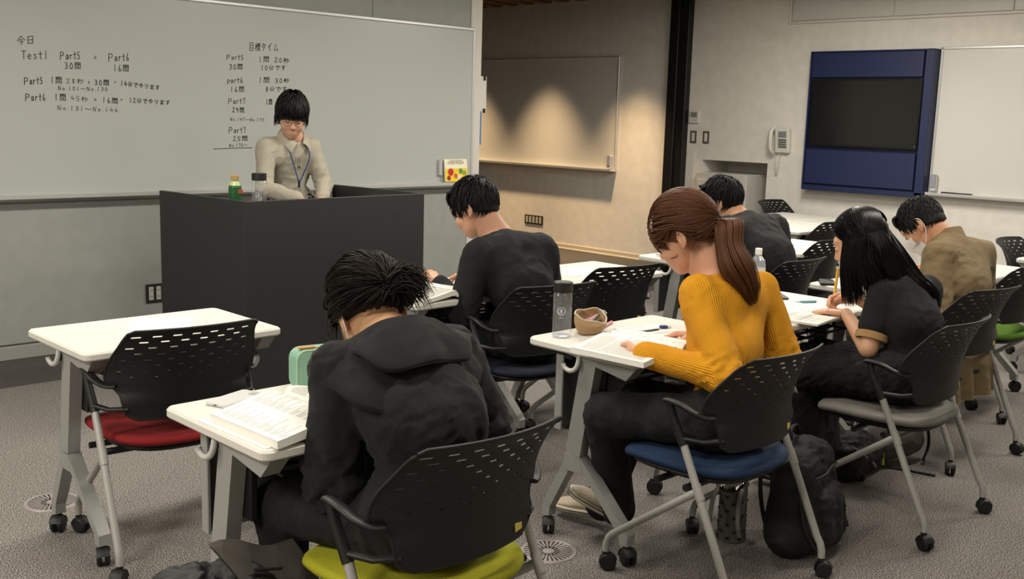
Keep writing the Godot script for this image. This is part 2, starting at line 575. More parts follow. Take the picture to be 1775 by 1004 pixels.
func fixtures() -> void:
	# the large whiteboard behind the lectern
	var wb := thing("whiteboard", "long wall whiteboard with black handwriting behind the lectern", "whiteboard", V(1.33, 0, ZB))
	var x0 := -3.4
	var x1 := 4.335
	var s := MB.new()
	s.box(V((x0 + x1) / 2, 1.56, 0.015), V(x1 - x0, 1.21, 0.022))
	part("writing_surface", s, mats.board, wb)
	var fr := MB.new()
	fr.cbox(V((x0 + x1) / 2, 2.162, 0.018), V(x1 - x0 + 0.02, 0.024, 0.036), 0.005)
	part("top_rail", fr, mats.aluminium, wb)
	fr = MB.new()
	fr.cbox(V(x1, 1.56, 0.018), V(0.022, 1.21, 0.036), 0.005)
	part("end_rail", fr, mats.aluminium, wb)
	fr = MB.new()
	fr.cbox(V((x0 + x1) / 2, 0.950, 0.045), V(x1 - x0 + 0.02, 0.016, 0.09), 0.005)
	fr.cbox(V((x0 + x1) / 2, 0.962, 0.086), V(x1 - x0 + 0.02, 0.018, 0.008), 0.003)
	fr.cbox(V((x0 + x1) / 2, 0.936, 0.02), V(x1 - x0 + 0.02, 0.02, 0.04), 0.004)
	part("pen_tray", fr, mats.aluminium, wb)
	writing(wb)
	# book standing on the tray
	var bk := thing("book", "picture book with red and yellow cover on the whiteboard tray", "book", V(5.475, 0.973, ZB + 0.055))
	var c := MB.new()
	c.cbox(V(0, 0.088, 0), V(0.235, 0.176, 0.014), 0.002, Basis(V(1, 0, 0), -0.12))
	part("pages", c, mats.paper, bk)
	var cv := MB.new()
	cv.xf = Transform3D(Basis(V(1, 0, 0), -0.12), V(0, 0.088, 0))
	cv.quad(V(-0.1175, -0.088, 0.0076), V(0.1175, -0.088, 0.0076), V(0.1175, 0.088, 0.0076), V(-0.1175, 0.088, 0.0076), V(0, 0, 1))
	var cm := paint(Color(1, 1, 1), 0.45)
	cm.albedo_texture = cover_picture()
	part("cover", cv, cm, bk)
	for ln in [["FOOD POLICY", 0.024, 0.060], ["LOCAL FOOD CAMPAIGN", 0.010, 0.077]]:
		var tm := TextMesh.new()
		tm.text = ln[0]
		tm.font_size = 16
		tm.pixel_size = ln[1] / 14.0
		tm.depth = 0.0006
		var tl := part("title", tm, paint(Color(0.30, 0.26, 0.24) if ln[1] > 0.02 else Color(0.55, 0.30, 0.28), 0.6), bk)
		tl.transform = Transform3D(Basis(V(1, 0, 0), -0.12), V(0, 0.088, 0)) * Transform3D(Basis().scaled(V(0.95, 1, 1)), V(0, ln[2], 0.0085))
	var mg := MB.new()
	mg.cbox(V(0, 0, 0), V(0.03, 0.125, 0.03), 0.006)
	tag(part("magnet_bar", mg, mats.aluminium), "silver magnetic holder stuck on the long whiteboard beside the book", "magnet holder").position = V(5.325, 1.085, ZB + 0.042)
	# board in the next room
	var nb := thing("whiteboard", "warmly lit whiteboard on the wall of the room beyond the partition", "whiteboard", V(XT, 0, -8.5))
	wall_board(nb, -1.55, 1.085)
	eraser_holder("silver eraser holder on the right end of the far whiteboard", V(XT - 0.045, 1.035, -7.47))
	# board beside the television
	var rb := thing("whiteboard", "whiteboard at the right edge beside the blue television cabinet", "whiteboard", V(XT, 0, -3.9))
	wall_board(rb, 0.0, 3.6)
	eraser_holder("grey eraser holder at the left end of the board by the television", V(XT - 0.05, 1.04, -3.86))
	for k in 2:
		var pen := MB.new()
		pen.tube([V(0, 0, -0.07), V(0, 0, 0.05), V(0, 0, 0.07)], [0.008, 0.008, 0.006], 8)
		var po := part("marker_pen", pen, mats.black_paint)
		po.position = V(XT - 0.05 - k * 0.02, 0.966, -3.72 + k * 0.13)
		tag(po, ["black marker on the tray nearer the blue cabinet", "black marker on the tray farther from the blue cabinet"][k], "marker pen", "markers on the tray beside the television")
	television()
	telephone()
	# thermostat and switches
	var th := thing("thermostat", "white wall thermostat with grey display beside the black pillar", "thermostat", V(XT, 1.545, -6.40))
	var m := MB.new(); m.cbox(V(-0.012, 0, 0), V(0.024, 0.125, 0.115), 0.004); part("case", m, paint(Color(0.83, 0.81, 0.78), 0.5), th)
	m = MB.new(); m.cbox(V(-0.025, 0.022, 0.0), V(0.003, 0.05, 0.08), 0.001); part("display", m, paint(Color(0.52, 0.52, 0.49), 0.3), th)
	m = MB.new(); m.cbox(V(-0.027, -0.03, 0.02), V(0.006, 0.012, 0.03), 0.001); part("button", m, paint(Color(0.75, 0.74, 0.71), 0.4), th)
	for k in 2:
		var sw := thing("light_switch", ["light switch with dark plate nearer the black pillar", "light switch with dark plate farther from the black pillar"][k], "light switch", V(XT, 1.345, -6.405 + k * 0.155), 0.0, "light switches under the thermostat")
		m = MB.new(); m.cbox(V(-0.004, 0, 0), V(0.008, 0.125, 0.078), 0.002); part("plate", m, paint(Color(0.42, 0.40, 0.37), 0.45, 0.3), sw)
		m = MB.new(); m.cbox(V(-0.009, 0, 0), V(0.008, 0.085, 0.034), 0.002); part("rocker", m, paint(Color(0.82, 0.80, 0.77), 0.4), sw)
	# cabinet in the niche
	var cb := thing("storage_cabinet", "white metal cabinet standing in the wall niche", "cabinet", V(8.98, 0, -5.985))
	m = MB.new(); m.cbox(V(0, 0.5, 0), V(0.5, 1.0, 0.60), 0.006); part("body", m, paint(Color(0.78, 0.77, 0.74), 0.45), cb)
	m = MB.new(); m.cbox(V(-0.256, 0.48, -0.02), V(0.014, 0.90, 0.50), 0.004); var dr := part("door", m, paint(Color(0.80, 0.79, 0.76), 0.42), cb)
	m = MB.new(); m.tube([V(-0.262, 0.86, -0.225), V(-0.272, 0.86, -0.225)], 0.012, 10); m.cbox(V(-0.266, 0.80, -0.225), V(0.01, 0.05, 0.014), 0.002); part("lock", m, paint(Color(0.10, 0.10, 0.10), 0.4), dr)
	# sockets
	var so := thing("power_outlet", "dark wall socket plate left of the lectern", "socket", V(2.98, 0.312, ZB))
	m = MB.new(); m.cbox(V(0, 0, 0.005), V(0.12, 0.12, 0.01), 0.002); part("plate", m, paint(Color(0.16, 0.155, 0.145), 0.5), so)
	for k in 2:
		m = MB.new(); m.cbox(V(-0.025 + 0.05 * k, 0, 0.011), V(0.03, 0.085, 0.004), 0.001); var ins := part("insert", m, paint(Color(0.74, 0.73, 0.70), 0.5), so)
		for y in [-0.02, 0.02]:
			m = MB.new(); m.cbox(V(-0.031 + 0.05 * k, y, 0.0135), V(0.003, 0.012, 0.002), 0.0005); m.cbox(V(-0.019 + 0.05 * k, y, 0.0135), V(0.003, 0.012, 0.002), 0.0005); part("slot", m, mats.rubber, ins)
	so = thing("power_outlet", "wide dark socket plate low on the wall beyond the seated man", "socket", V(XT, 0.298, -8.64))
	m = MB.new(); m.cbox(V(-0.005, 0, 0), V(0.01, 0.105, 0.30), 0.002); part("plate", m, paint(Color(0.15, 0.14, 0.12), 0.5), so)
	for k in 5:
		m = MB.new(); m.cbox(V(-0.011, 0, -0.11 + k * 0.055), V(0.004, 0.075, 0.035), 0.001); part("insert", m, paint(Color(0.72, 0.69, 0.62), 0.5), so)
	# notices on the far side of the wall end
	m = MB.new(); m.cbox(V(0, 0, 0), V(0.09, 0.29, 0.004), 0.001)
	var no := thing("notice_board", "narrow white notice held by black clips at the wall end", "notice", V(5.845, 1.665, -6.36))
	part("sheet", m, paint(Color(0.84, 0.83, 0.81), 0.6), no)
	for y in [-0.13, 0.13]:
		m = MB.new(); m.cbox(V(0.02, y, 0.005), V(0.022, 0.035, 0.012), 0.002); part("clip", m, mats.black_paint, no)
	m = MB.new(); m.cbox(V(0, 0, 0), V(0.05, 0.27, 0.004), 0.001)
	var bp := tag(part("poster", m, paint(Color(0.36, 0.50, 0.72), 0.5)), "pale blue poster strip below the notice at the wall end", "poster")
	bp.position = V(5.80, 1.395, -6.34)
	# downlights between the wooden slats
	for k in 3:
		var dl := thing("downlight", ["black cylinder downlight at the far left of the wooden slats", "black cylinder downlight in the middle of the wooden slats", "black cylinder downlight of the slatted ceiling nearest the black pillar"][k], "downlight", V(8.22, 2.80, [-9.72, -8.42, -7.12][k]), 0.0, "downlights of the slatted ceiling")
		m = MB.new()
		m.xf = Transform3D(Basis(), V(0, -0.05, 0))
		m.lathe([Vector2(0.001, 0.10), Vector2(0.048, 0.10), Vector2(0.05, 0.0), Vector2(0.042, 0.0), Vector2(0.040, 0.02)], 20)
		part("housing", m, mats.black_paint, dl)
		m = MB.new()
		m.xf = Transform3D(Basis(), V(0, -0.05, 0))
		m.lathe([Vector2(0.001, 0.012), Vector2(0.040, 0.012), Vector2(0.040, 0.016), Vector2(0.001, 0.016)], 20)
		var em := paint(Color(1, 0.9, 0.7), 0.5)
		em.emission_enabled = true
		em.emission = Color(1.0, 0.85, 0.65)
		em.emission_energy_multiplier = 1.5
		part("lens", m, em, dl)
		var sp := SpotLight3D.new()
		sp.name = "lamp"
		sp.light_color = Color(1.0, 0.85, 0.65)
		sp.light_energy = SPOT
		sp.spot_angle = 34.0
		sp.spot_angle_attenuation = 1.0
		sp.spot_range = 8.0
		sp.light_size = 0.06
		sp.shadow_enabled = true
		dl.add_child(sp)
		sp.position = V(0, -0.06, 0)
		sp.rotation_degrees = V(-90, 0, 0)
	# round floor vents
	floor_vent("round metal floor vent left of the empty desk", V(1.41, 0, -3.885))
	floor_vent("dark round floor vent between the two front desk rows", V(2.52, 0, -2.345))

const SPOT := 12.0

func floor_vent(label: String, at: Vector3) -> void:
	var t := thing("floor_vent", label, "floor vent", at, 0.0, "round floor vents")
	var r := 0.10
	var m := MB.new()
	m.lathe([Vector2(0.001, 0.0008), Vector2(r - 0.012, 0.0008)], 36)
	part("well", m, mats.rubber, t)
	m = MB.new()
	m.lathe([Vector2(r - 0.014, 0.0008), Vector2(r - 0.014, 0.004), Vector2(r - 0.003, 0.004), Vector2(r, 0.0005)], 36)
	for k in 30:
		var a := TAU * k / 30
		var l0 := 0.012 if k % 2 == 0 else 0.04
		var d := V(cos(a), 0, sin(a)); var s := V(-sin(a), 0, cos(a))
		var w0 := TAU * l0 / 60 * 0.75
		var w1 := TAU * (r - 0.014) / 60 * 0.60
		m.quad(d * l0 - s * w0 + V(0, 0.003, 0), d * l0 + s * w0 + V(0, 0.003, 0), d * (r - 0.014) + s * w1 + V(0, 0.003, 0), d * (r - 0.014) - s * w1 + V(0, 0.003, 0), Vector3.UP)
	m.lathe([Vector2(0.001, 0.0035), Vector2(0.02, 0.0035), Vector2(0.021, 0.001)], 16)
	part("grille", m, paint(Color(0.60, 0.565, 0.555), 0.45, 0.2), t)

func wall_board(t: Node3D, z0: float, z1: float) -> void:
	var m := MB.new()
	m.box(V(-0.014, 1.55, (z0 + z1) / 2), V(0.02, 1.23, z1 - z0))
	part("writing_surface", m, mats.white_board, t)
	m = MB.new(); m.cbox(V(-0.017, 2.163, (z0 + z1) / 2), V(0.034, 0.022, z1 - z0 + 0.02), 0.004); part("top_rail", m, mats.aluminium, t)
	m = MB.new(); m.cbox(V(-0.05, 0.944, (z0 + z1) / 2), V(0.10, 0.016, z1 - z0 + 0.02), 0.004); m.cbox(V(-0.096, 0.954, (z0 + z1) / 2), V(0.008, 0.02, z1 - z0 + 0.02), 0.002); part("pen_tray", m, mats.aluminium, t)
	for z in [z0, z1]:
		m = MB.new(); m.cbox(V(-0.017, 1.55, z), V(0.034, 1.24, 0.022), 0.004); part("end_rail", m, mats.aluminium, t)

func eraser_holder(label: String, at: Vector3) -> void:
	var t := thing("eraser_holder", label, "eraser holder", at)
	var m := MB.new(); m.cbox(V(0, 0, 0), V(0.04, 0.14, 0.055), 0.006); part("box", m, mats.aluminium, t)
	m = MB.new(); m.cbox(V(-0.012, 0.02, 0.0), V(0.03, 0.11, 0.045), 0.004); part("felt_block", m, paint(Color(0.55, 0.56, 0.60), 0.8), t)

func television() -> void:
	var blue := textured(Color(0.105, 0.145, 0.30), 0.5, noise_tex(0.05, 128, [Color(0.92, 0.92, 0.92), Color(1, 1, 1)]), null, 2.0)
	var t := thing("television_cabinet", "blue wall cabinet framing the television screen", "cabinet", V(XT, 0, -4.49))
	var m := MB.new(); m.cbox(V(-0.04, 1.532, 0), V(0.08, 1.245, 1.15), 0.004); part("back_box", m, blue, t)
	m = MB.new(); m.cbox(V(-0.09, 2.035, -0.045), V(0.045, 0.22, 1.04), 0.004); part("upper_panel", m, blue, t)
	m = MB.new(); m.cbox(V(-0.09, 1.125, -0.045), V(0.045, 0.31, 1.04), 0.004); part("lower_panel", m, blue, t)
	m = MB.new(); m.cbox(V(-0.065, 1.532, 0.535), V(0.13, 1.245, 0.075), 0.004); part("side_panel", m, blue, t)
	m = MB.new(); m.cbox(V(-0.065, 1.532, -0.572), V(0.13, 1.245, 0.012), 0.003); part("side_panel", m, blue, t)
	m = MB.new(); m.cbox(V(-0.07, 0.933, 0), V(0.12, 0.045, 1.14), 0.004); part("bottom_rail", m, blue, t)
	m = MB.new(); m.cbox(V(-0.065, 2.15, 0), V(0.13, 0.012, 1.15), 0.003); part("top_rail", m, blue, t)
	var tv := thing("television", "dark flat television screen inside the blue wall cabinet", "television", V(XT - 0.085, 1.61, -4.52))
	m = MB.new(); m.cbox(V(-0.02, 0, 0), V(0.04, 0.60, 1.03), 0.005); part("bezel", m, paint(Color(0.05, 0.05, 0.05), 0.35), tv)
	m = MB.new(); m.cbox(V(-0.041, 0.002, 0), V(0.003, 0.565, 1.0), 0.001); part("screen", m, paint(Color(0.10, 0.10, 0.095), 0.16), tv)
	m = MB.new(); m.cbox(V(-0.042, -0.27, 0.495), V(0.003, 0.006, 0.006), 0.001); part("indicator", m, paint(Color(0.8, 0.8, 0.75), 0.4), tv)

func telephone() -> void:
	var ivory := paint(Color(0.82, 0.81, 0.77), 0.42)
	var t := thing("wall_telephone", "white wall telephone with handset and keypad left of the television", "telephone", V(XT, 1.345, -5.37))
	var m := MB.new(); m.cbox(V(-0.03, 0, 0.02), V(0.06, 0.235, 0.15), 0.01, Basis(V(0, 0, 1), 0.12)); part("body", m, ivory, t)
	m = MB.new(); m.tube(curve([V(-0.055, 0.118, -0.072), V(-0.09, 0.09, -0.078), V(-0.10, 0.0, -0.078), V(-0.085, -0.09, -0.078), V(-0.05, -0.118, -0.072)], 4), 0.023, 10, true, 0.75); part("handset", m, ivory, t)
	m = MB.new(); m.cbox(V(-0.071, 0.058, 0.03), V(0.004, 0.055, 0.085), 0.001, Basis(V(0, 0, 1), 0.12)); part("display", m, paint(Color(0.50, 0.52, 0.52), 0.3), t)
	var key := MB.new(); key.cbox(V(0, 0, 0), V(0.008, 0.014, 0.018), 0.002)
	var km := key.mesh()
	for r in 4:
		for c in 4:
			var kk := part("key", km, paint(Color(0.34, 0.35, 0.36), 0.5), t)
			kk.position = V(-0.066 + r * 0.0025, 0.008 - r * 0.022, -0.002 + c * 0.022)
	m = MB.new()
	var cp := []
	for i in 90:
		var a := i / 90.0
		var c0 := V(-0.03, -0.12, -0.06).lerp(V(-0.03, -0.11, 0.0), a) + V(0, -0.20 * sin(PI * a), 0)
		cp.append(c0 + V(cos(a * 130.0), 0, sin(a * 130.0)) * 0.007)
	m.tube(cp, 0.0025, 5)
	part("coiled_cord", m, ivory, t)

func cover_picture() -> ImageTexture:
	var im := Image.create(200, 150, false, Image.FORMAT_RGB8)
	im.fill(Color(0.93, 0.91, 0.80))
	im.fill_rect(Rect2i(0, 62, 200, 88), Color(0.93, 0.80, 0.22))
	var rng := RandomNumberGenerator.new()
	rng.seed = 5
	for q in [[50, 85, 30, Color(0.72, 0.14, 0.10)], [92, 112, 20, Color(0.80, 0.35, 0.12)], [140, 80, 22, Color(0.35, 0.55, 0.18)], [172, 92, 20, Color(0.52, 0.62, 0.22)], [125, 120, 20, Color(0.90, 0.88, 0.75)], [30, 125, 20, Color(0.55, 0.12, 0.10)]]:
		for y in 150:
			for x in 200:
				if Vector2(x - int(q[0]), y - int(q[1])).length() < float(q[2]) * (0.85 + 0.15 * sin(x * 0.5) * cos(y * 0.4)): im.set_pixel(x, y, q[3])
	return ImageTexture.create_from_image(im)

# ---------------------------------------------------------------- handwriting on the board: strokes on a unit square
const GLYPH := {
	"T": "0,1 1,1;.5,1 .48,0", "e": ".1,.3 .8,.35 .7,.55 .4,.6 .1,.3 .3,.02 .85,.1", "s": ".8,.55 .3,.58 .3,.4 .75,.25 .6,.02 .1,.05", "t": ".45,.95 .45,.1 .7,.03;.05,.62 .9,.65",
	"P": ".1,0 .15,1 .7,.95 .85,.7 .6,.5 .15,.48", "p": ".1,-.2 .15,.65 .6,.6 .8,.4 .6,.15 .15,.12", "a": ".75,.55 .3,.6 .1,.3 .3,.02 .65,.15 .75,.6 .8,.05", "r": ".2,.0 .22,.6;.22,.4 .5,.6 .8,.55", "N": ".1,0 .2,1 .7,0 .85,1", "o": ".5,.6 .15,.35 .4,.02 .8,.25 .5,.6", ".": ".3,0 .4,.04",
	"0": ".5,.95 .15,.6 .25,.1 .6,.02 .85,.45 .5,.95", "1": ".45,1 .4,0", "2": ".15,.8 .5,.98 .8,.75 .15,.05 .9,.02", "3": ".15,.9 .65,.95 .7,.7 .35,.52 .8,.4 .65,.05 .1,.08", "4": ".45,1 .1,.35 .9,.38;.65,.75 .6,0", "5": ".25,.9 .2,.55 .7,.5 .75,.15 .4,0 .1,.08;.25,.9 .85,.95", "6": ".6,1 .2,.45 .3,.05 .7,.05 .8,.35 .3,.4", "7": ".15,.75 .2,.95 .85,.95 .5,0", "8": ".7,.85 .3,.9 .3,.6 .75,.35 .6,.02 .25,.1 .4,.45 .7,.85", "9": ".8,.7 .4,.95 .2,.65 .5,.5 .8,.75 .65,0",
	"~": "0,.35 .3,.55 .6,.35 1,.5", "=": ".1,.6 .8,.62;.1,.35 .8,.37", "×": ".15,.8 .8,.15;.75,.8 .2,.1",
	"今": ".5,1 0,.45;.5,1 1,.5;.3,.55 .7,.58;.2,.35 .75,.38 .45,0", "日": ".2,.9 .2,.05;.2,.9 .85,.9 .85,.05;.2,.5 .85,.5;.2,.08 .85,.08", "問": ".1,1 .08,0;.1,1 .42,1 .42,.65;.1,.82 .42,.82;.1,.65 .42,.65;.58,1 .92,1 .92,.02 .82,.08;.58,1 .58,.65;.58,.82 .92,.82;.58,.65 .92,.65;.32,.42 .32,.1;.32,.42 .68,.42 .68,.1;.32,.12 .68,.12",
	"秒": ".4,.98 .1,.85;.05,.65 .45,.68;.25,.9 .25,.0;.25,.6 .02,.25;.27,.55 .42,.38;.72,.98 .70,.45;.58,.78 .5,.5;.85,.8 .95,.6;.95,.45 .5,0", "分": ".38,.95 .05,.45;.6,.98 .98,.5;.25,.45 .75,.48 .7,.05 .58,.08;.48,.45 .2,0", "目": ".2,1 .2,0;.2,1 .82,1 .82,0;.2,.68 .82,.68;.2,.35 .82,.35;.2,.02 .82,.02",
	"標": ".02,.7 .4,.72;.22,1 .22,0;.22,.65 .02,.25;.24,.6 .4,.42;.45,.95 1,.95;.5,.78 .95,.78 .95,.55 .5,.55 .5,.78;.65,.95 .65,.55;.8,.95 .8,.55;.52,.42 .95,.42;.45,.28 1,.28;.72,.28 .72,0;.58,.18 .48,.02;.85,.18 .97,.02",
	"と": ".3,.9 .4,.5;.85,.65 .25,.4 .2,.1 .85,.05", "で": ".05,.8 .85,.85 .4,.55 .45,.15 .75,.02;.8,.6 .88,.45;.92,.68 1,.55", "や": ".05,.5 .6,.75 .9,.6 .75,.35 .55,.35;.55,.95 .65,.75;.3,.9 .5,0", "り": ".25,.9 .25,.45 .35,.5;.7,.95 .75,.5 .4,0", "ま": ".1,.75 .9,.77;.15,.5 .85,.52;.5,1 .5,.15 .25,.05 .15,.2 .5,.25 .9,.05", "す": ".05,.75 .95,.78;.6,1 .6,.4 .4,.3 .35,.45 .55,.5 .6,.3 .4,0", "タ": ".45,1 .1,.5;.4,.8 .85,.8 .3,0;.3,.55 .6,.4", "イ": ".8,1 .1,.45;.5,.7 .5,0", "ム": ".5,.95 .15,.1 .85,.15;.7,.4 .92,.02",
}
const LINES := [
	["今日", 2.197, 1.812, 2.298, 1.825, 0.048], ["Test1", 2.218, 1.734, 2.372, 1.743, 0.048], ["Part5", 2.430, 1.743, 2.554, 1.753, 0.046], ["と", 2.630, 1.758, 2.654, 1.759, 0.023], ["Part6", 2.716, 1.749, 2.852, 1.760, 0.047], ["30問", 2.455, 1.692, 2.559, 1.694, 0.040], ["16問", 2.746, 1.693, 2.850, 1.695, 0.041],
	["Part5", 2.224, 1.590, 2.333, 1.601, 0.042], ["1問", 2.372, 1.606, 2.445, 1.606, 0.039], ["28秒", 2.461, 1.610, 2.573, 1.611, 0.030], ["×", 2.590, 1.612, 2.607, 1.612, 0.020], ["30問", 2.627, 1.606, 2.725, 1.607, 0.034], ["=", 2.750, 1.618, 2.765, 1.619, 0.021], ["14分でやります", 2.789, 1.610, 3.043, 1.592, 0.031], ["No.101~No.130", 2.413, 1.568, 2.713, 1.573, 0.026],
	["Part6", 2.226, 1.500, 2.345, 1.506, 0.042], ["1問", 2.391, 1.511, 2.464, 1.507, 0.040], ["45秒", 2.484, 1.514, 2.593, 1.504, 0.030], ["×", 2.620, 1.512, 2.645, 1.512, 0.020], ["16問", 2.672, 1.506, 2.775, 1.499, 0.034], ["=", 2.783, 1.517, 2.804, 1.517, 0.021], ["12分でやります", 2.840, 1.511, 3.109, 1.502, 0.031], ["No.131~No.146", 2.405, 1.455, 2.773, 1.451, 0.027],
	["目標タイム", 3.664, 1.873, 3.896, 1.884, 0.052], ["Part5", 3.499, 1.804, 3.629, 1.812, 0.033], ["1問", 3.736, 1.803, 3.824, 1.808, 0.038], ["20秒", 3.855, 1.809, 3.981, 1.809, 0.034], ["30問", 3.518, 1.743, 3.624, 1.748, 0.037], ["10分です", 3.753, 1.751, 3.953, 1.761, 0.034],
	["part6", 3.504, 1.654, 3.622, 1.662, 0.037], ["1問", 3.734, 1.667, 3.827, 1.671, 0.038], ["30秒", 3.858, 1.672, 3.980, 1.678, 0.031], ["16問", 3.524, 1.599, 3.634, 1.603, 0.037], ["8分です", 3.786, 1.612, 3.961, 1.619, 0.034], ["Part7", 3.506, 1.520, 3.638, 1.528, 0.037], ["1問", 3.790, 1.525, 3.843, 1.526, 0.038], ["29問", 3.535, 1.469, 3.632, 1.467, 0.034],
	["No.147~No.175", 3.521, 1.412, 3.780, 1.413, 0.022], ["Part7", 3.507, 1.330, 3.639, 1.335, 0.041], ["25問", 3.536, 1.281, 3.656, 1.282, 0.034], ["No.176~", 3.510, 1.240, 3.651, 1.247, 0.023],
]

func writing(wb: Node3D) -> void:
	var ink := paint(Color(0.13, 0.13, 0.13), 0.7)
	var rng := RandomNumberGenerator.new()
	rng.seed = 11
	for ln in LINES:
		var txt: String = ln[0]
		var a := Vector2(ln[1], ln[2])
		var d := Vector2(ln[3], ln[4]) - a
		var wide := []
		var total := 0.0
		for ch in txt:
			var w := 0.62 if ch in "0123456789Tesatr.Nop=×" else 1.0
			if ch == ".": w = 0.35
			wide.append(w)
			total += w
		var at := 0.0
		for i in txt.length():
			var m := MB.new()
			var strokes: String = GLYPH[txt[i]]
			var w: float = wide[i] / total
			for stk in strokes.split(";"):
				var pts := []
				for pr in stk.split(" "):
					var q := pr.split(",")
					var px := at + w * (0.06 + 0.80 * float(q[0])) + float(q[1]) * 0.02 * w
					var py := float(q[1]) * float(ln[5]) * 0.95
					pts.append(a + d * px + Vector2(0, py) + Vector2(rng.randf_range(-1, 1), rng.randf_range(-1, 1)) * 0.0006)
				stroke(m, pts, (0.0021 if float(ln[5]) > 0.03 else 0.0015), wb.position.x)
			at += w
			part("handwritten_character", m, ink, wb)
	var u := MB.new()
	stroke(u, [Vector2(3.397, 1.228), Vector2(3.52, 1.233), Vector2(3.681, 1.236)], 0.0022, wb.position.x)
	part("underline", u, ink, wb)

func stroke(m: MB, pts: Array, w: float, ox: float) -> void:
	for i in pts.size() - 1:
		var p: Vector2 = pts[i]; var q: Vector2 = pts[i + 1]
		var s := (q - p).normalized()
		var o := s.orthogonal() * w
		p -= s * w * 0.6; q += s * w * 0.6
		var z := 0.0268
		m.quad(V(p.x + o.x - ox, p.y + o.y, z), V(q.x + o.x - ox, q.y + o.y, z), V(q.x - o.x - ox, q.y - o.y, z), V(p.x - o.x - ox, p.y - o.y, z), V(0, 0, 1))

# ---------------------------------------------------------------- chairs and desks
func caster_mesh(r: float) -> ArrayMesh:
	var m := MB.new()
	for s in [-1, 1]:
		m.xf = Transform3D(Basis(V(0, 0, 1), PI / 2), V(s * r * 0.42 + r * 0.28 * 1.0, r, r * 0.35))
		m.lathe([Vector2(0.001, r * 0.56), Vector2(r * 0.8, r * 0.56), Vector2(r, r * 0.42), Vector2(r, r * 0.1), Vector2(r * 0.85, 0), Vector2(0.001, 0)], 16)
	m.xf = Transform3D()
	var hood := []
	for i in 7:
		var a := PI * 0.95 * i / 6 - 0.15
		var row := PackedVector3Array()
		for j in 5:
			var x := (j / 4.0 - 0.5) * 2.0
			row.append(V(x * r * 0.72, r + sin(a) * r * (1.14 - 0.14 * x * x), r * 0.35 - cos(a) * r * (1.14 - 0.14 * x * x)))
		hood.append(row)
	m.grid(hood, false, true)
	m.tube([V(0, r * 1.9, 0), V(0, r * 2.7, 0)], r * 0.38, 8)
	return m.mesh()

func shell_point(u: float, t: float, off: float) -> Vector3:
	var y := 0.497 + 0.306 * t + 0.004 * (1.0 - u * u) * t
	var w: float
	if t < 0.26: w = lerpf(0.198, 0.210, smoothstep(0.0, 0.26, t))
	elif t < 0.45: w = lerpf(0.210, 0.250, smoothstep(0.26, 0.45, t))
	else: w = lerpf(0.250, 0.214, smoothstep(0.5, 1.0, t))
	var zc := 0.212 + 0.012 * t + 0.072 * t * t
	var bend := (lerpf(0.040, 0.052, t) + 0.050 * smoothstep(0.15, 0.48, t) * (1.0 - smoothstep(0.5, 1.0, t))) * u * u
	var curl := 0.014 * smoothstep(0.86, 1.0, t)
	var corner := 0.008 * smoothstep(0.93, 1.0, absf(u)) * smoothstep(0.93, 1.0, t) + 0.02 * smoothstep(0.85, 1.0, absf(u)) * (1.0 - smoothstep(0.0, 0.1, t)) * -1.0
	return V(u * w, y - corner, zc - bend + curl + off)

func slot_edges(parity: int, sw: float, cols: int) -> PackedFloat32Array:
	var out := PackedFloat32Array([-1.0])
	var pitch := 1.86 / (cols - 0.25)
	for i in cols:
		for q in 2:
			var cen := -0.86 + (i + (0.0 if q == 0 else 0.5)) * pitch
			if i == cols - 1 and q == 1: cen = 0.965
			var hw := (sw if q == parity else pitch * 0.12) * 0.5
			if i == cols - 1 and q == 1: hw = 0.010
			out.append(cen - hw); out.append(cen + hw)
	out.append(1.0)
	return out

